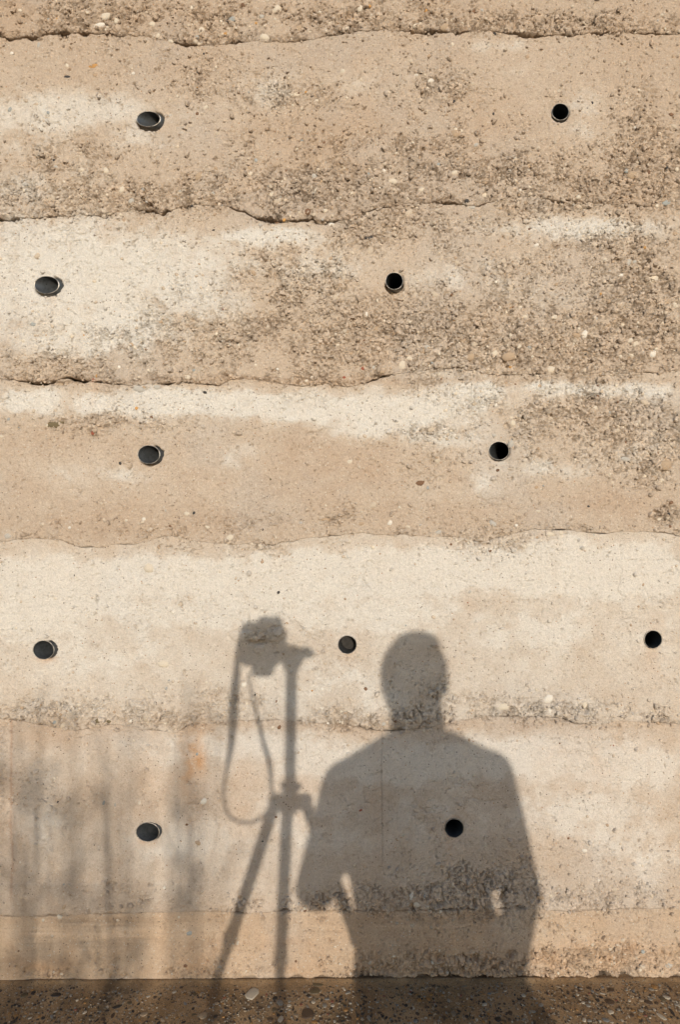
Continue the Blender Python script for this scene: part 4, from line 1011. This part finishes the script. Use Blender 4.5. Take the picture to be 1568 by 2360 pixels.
# --- shrub with thin upright stems behind, and the railing it grows through
leafm = plain('leaf_green', (0.06, 0.09, 0.03), 0.6, 0, .3, 8); barkm = plain('grey_bark', (0.12, 0.10, 0.08), 0.9, 0, .3, 40, .002)
YS = 8.8
def stems_shrub(cols, Y, label, seed):
    r = np.random.default_rng(seed)
    c0 = at(cols[0][0], 2200, Y)
    root = empty('tall_shrub', (float(c0.x), -Y, 0)); tag(root, label, 'shrub', 'tall shrubs behind the photographer')
    leaves = []
    for (c, rtop, rad) in cols:
        top = at(c, rtop, Y); bx_ = top.x + r.normal() * .10
        pts_ = [Vector((bx_ + (top.x - bx_) * t + math.sin(t * 5 + c) * .018, -Y + r.normal() * .02, -0.12 + (top.z + .12) * t)) for t in np.linspace(0, 1, 9)]
        bm = bmesh.new(); tube(bm, pts_, list(np.linspace(rad, rad * .45, 9)), 8)
        for q in range(4):
            t = r.uniform(.45, .98); k = int(t * 8); p0 = pts_[k].lerp(pts_[min(k + 1, 8)], t * 8 - k)
            e = p0 + Vector((r.normal() * .14, r.normal() * .1, r.uniform(.05, .22)))
            tube(bm, [p0, p0.lerp(e, .5) + Vector((0, 0, -.01)), e], [rad * .4, rad * .3, rad * .15], 6)
            for _ in range(3): leaves.append(e.lerp(p0, r.random() * .8) + Vector((r.normal() * .05, r.normal() * .05, r.normal() * .05)))
        part(bm, 'stem', barkm, root)
    bm = bmesh.new()
    for p in leaves:
        a = Vector(r.normal(size=3)).normalized(); b = a.cross(Vector(r.normal(size=3))).normalized()
        L_, w_ = r.uniform(.035, .06), r.uniform(.012, .02)
        vs = [bm.verts.new(p + v) for v in (-a * L_, b * w_, a * L_, -b * w_)]
        bm.faces.new(vs)
    o = bm_obj('foliage', bm, leafm, root, False); child_local(o, root); o['kind'] = 'stuff'
stems_shrub([(-70, 1640, .020), (15, 1780, .016), (108, 1800, .020), (236, 1790, .020)], YS, 'tall leafy shrub with thin stems growing behind the reeds', 21)
reedm = plain('dry_reed', (0.22, 0.17, 0.09), 0.8, 0, .3, 30)
def reeds(c0_, c1_, n, Y, label, seed):
    r = np.random.default_rng(seed); mid_ = at((c0_ + c1_) / 2, 2200, Y)
    root = empty('reed_clump', (float(mid_.x), -Y, -0.12)); tag(root, label, 'reeds', 'reed clumps behind the photographer')
    lf = bmesh.new()
    for q in range(n):
        c = c0_ + (c1_ - c0_) * (q + r.uniform(-.4, .4)) / n
        top = at(c + r.normal() * 12, r.uniform(1560, 1900), Y + r.uniform(-.3, .3)); bx_ = at(c, 2200, Y).x
        rad = r.uniform(.005, .0095)
        P = [Vector((bx_ + (top.x - bx_) * t ** 1.4 + .012 * math.sin(4 * t + q), top.y, -0.12 + (top.z + .12) * t)) for t in np.linspace(0, 1, 8)]
        bm = bmesh.new(); tube(bm, P, list(np.linspace(rad, rad * .5, 8)), 7); part(bm, 'stem', reedm, root)
        for _ in range(3):
            t = r.uniform(.5, .9); k_ = int(t * 7); p0 = P[k_].lerp(P[min(k_ + 1, 7)], t * 7 - k_); sd = r.choice([-1, 1])
            L_ = r.uniform(.10, .20); d_ = Vector((sd * r.uniform(.15, .5), r.normal() * .3, 1)).normalized(); w_ = Vector((.006, .003, 0))
            e1 = p0 + d_ * L_ * .6; e2 = e1 + Vector((sd * L_ * .3, 0, L_ * .15 * r.uniform(-1, 1)))
            a_ = [lf.verts.new(v) for v in (p0 - w_ * .5, p0 + w_ * .5, e1 + w_, e1 - w_, e2)]
            lf.faces.new(a_[:4]); lf.faces.new((a_[3], a_[2], a_[4]))
    o = bm_obj('leaves', lf, leafm, root, False); child_local(o, root); o['kind'] = 'stuff'
reeds(-60, 280, 19, 4.4, 'clump of tall dry reeds nearest the left end of the wall', 31)
reeds(290, 540, 11, 4.9, 'thinner clump of tall reeds behind the tripod', 32)
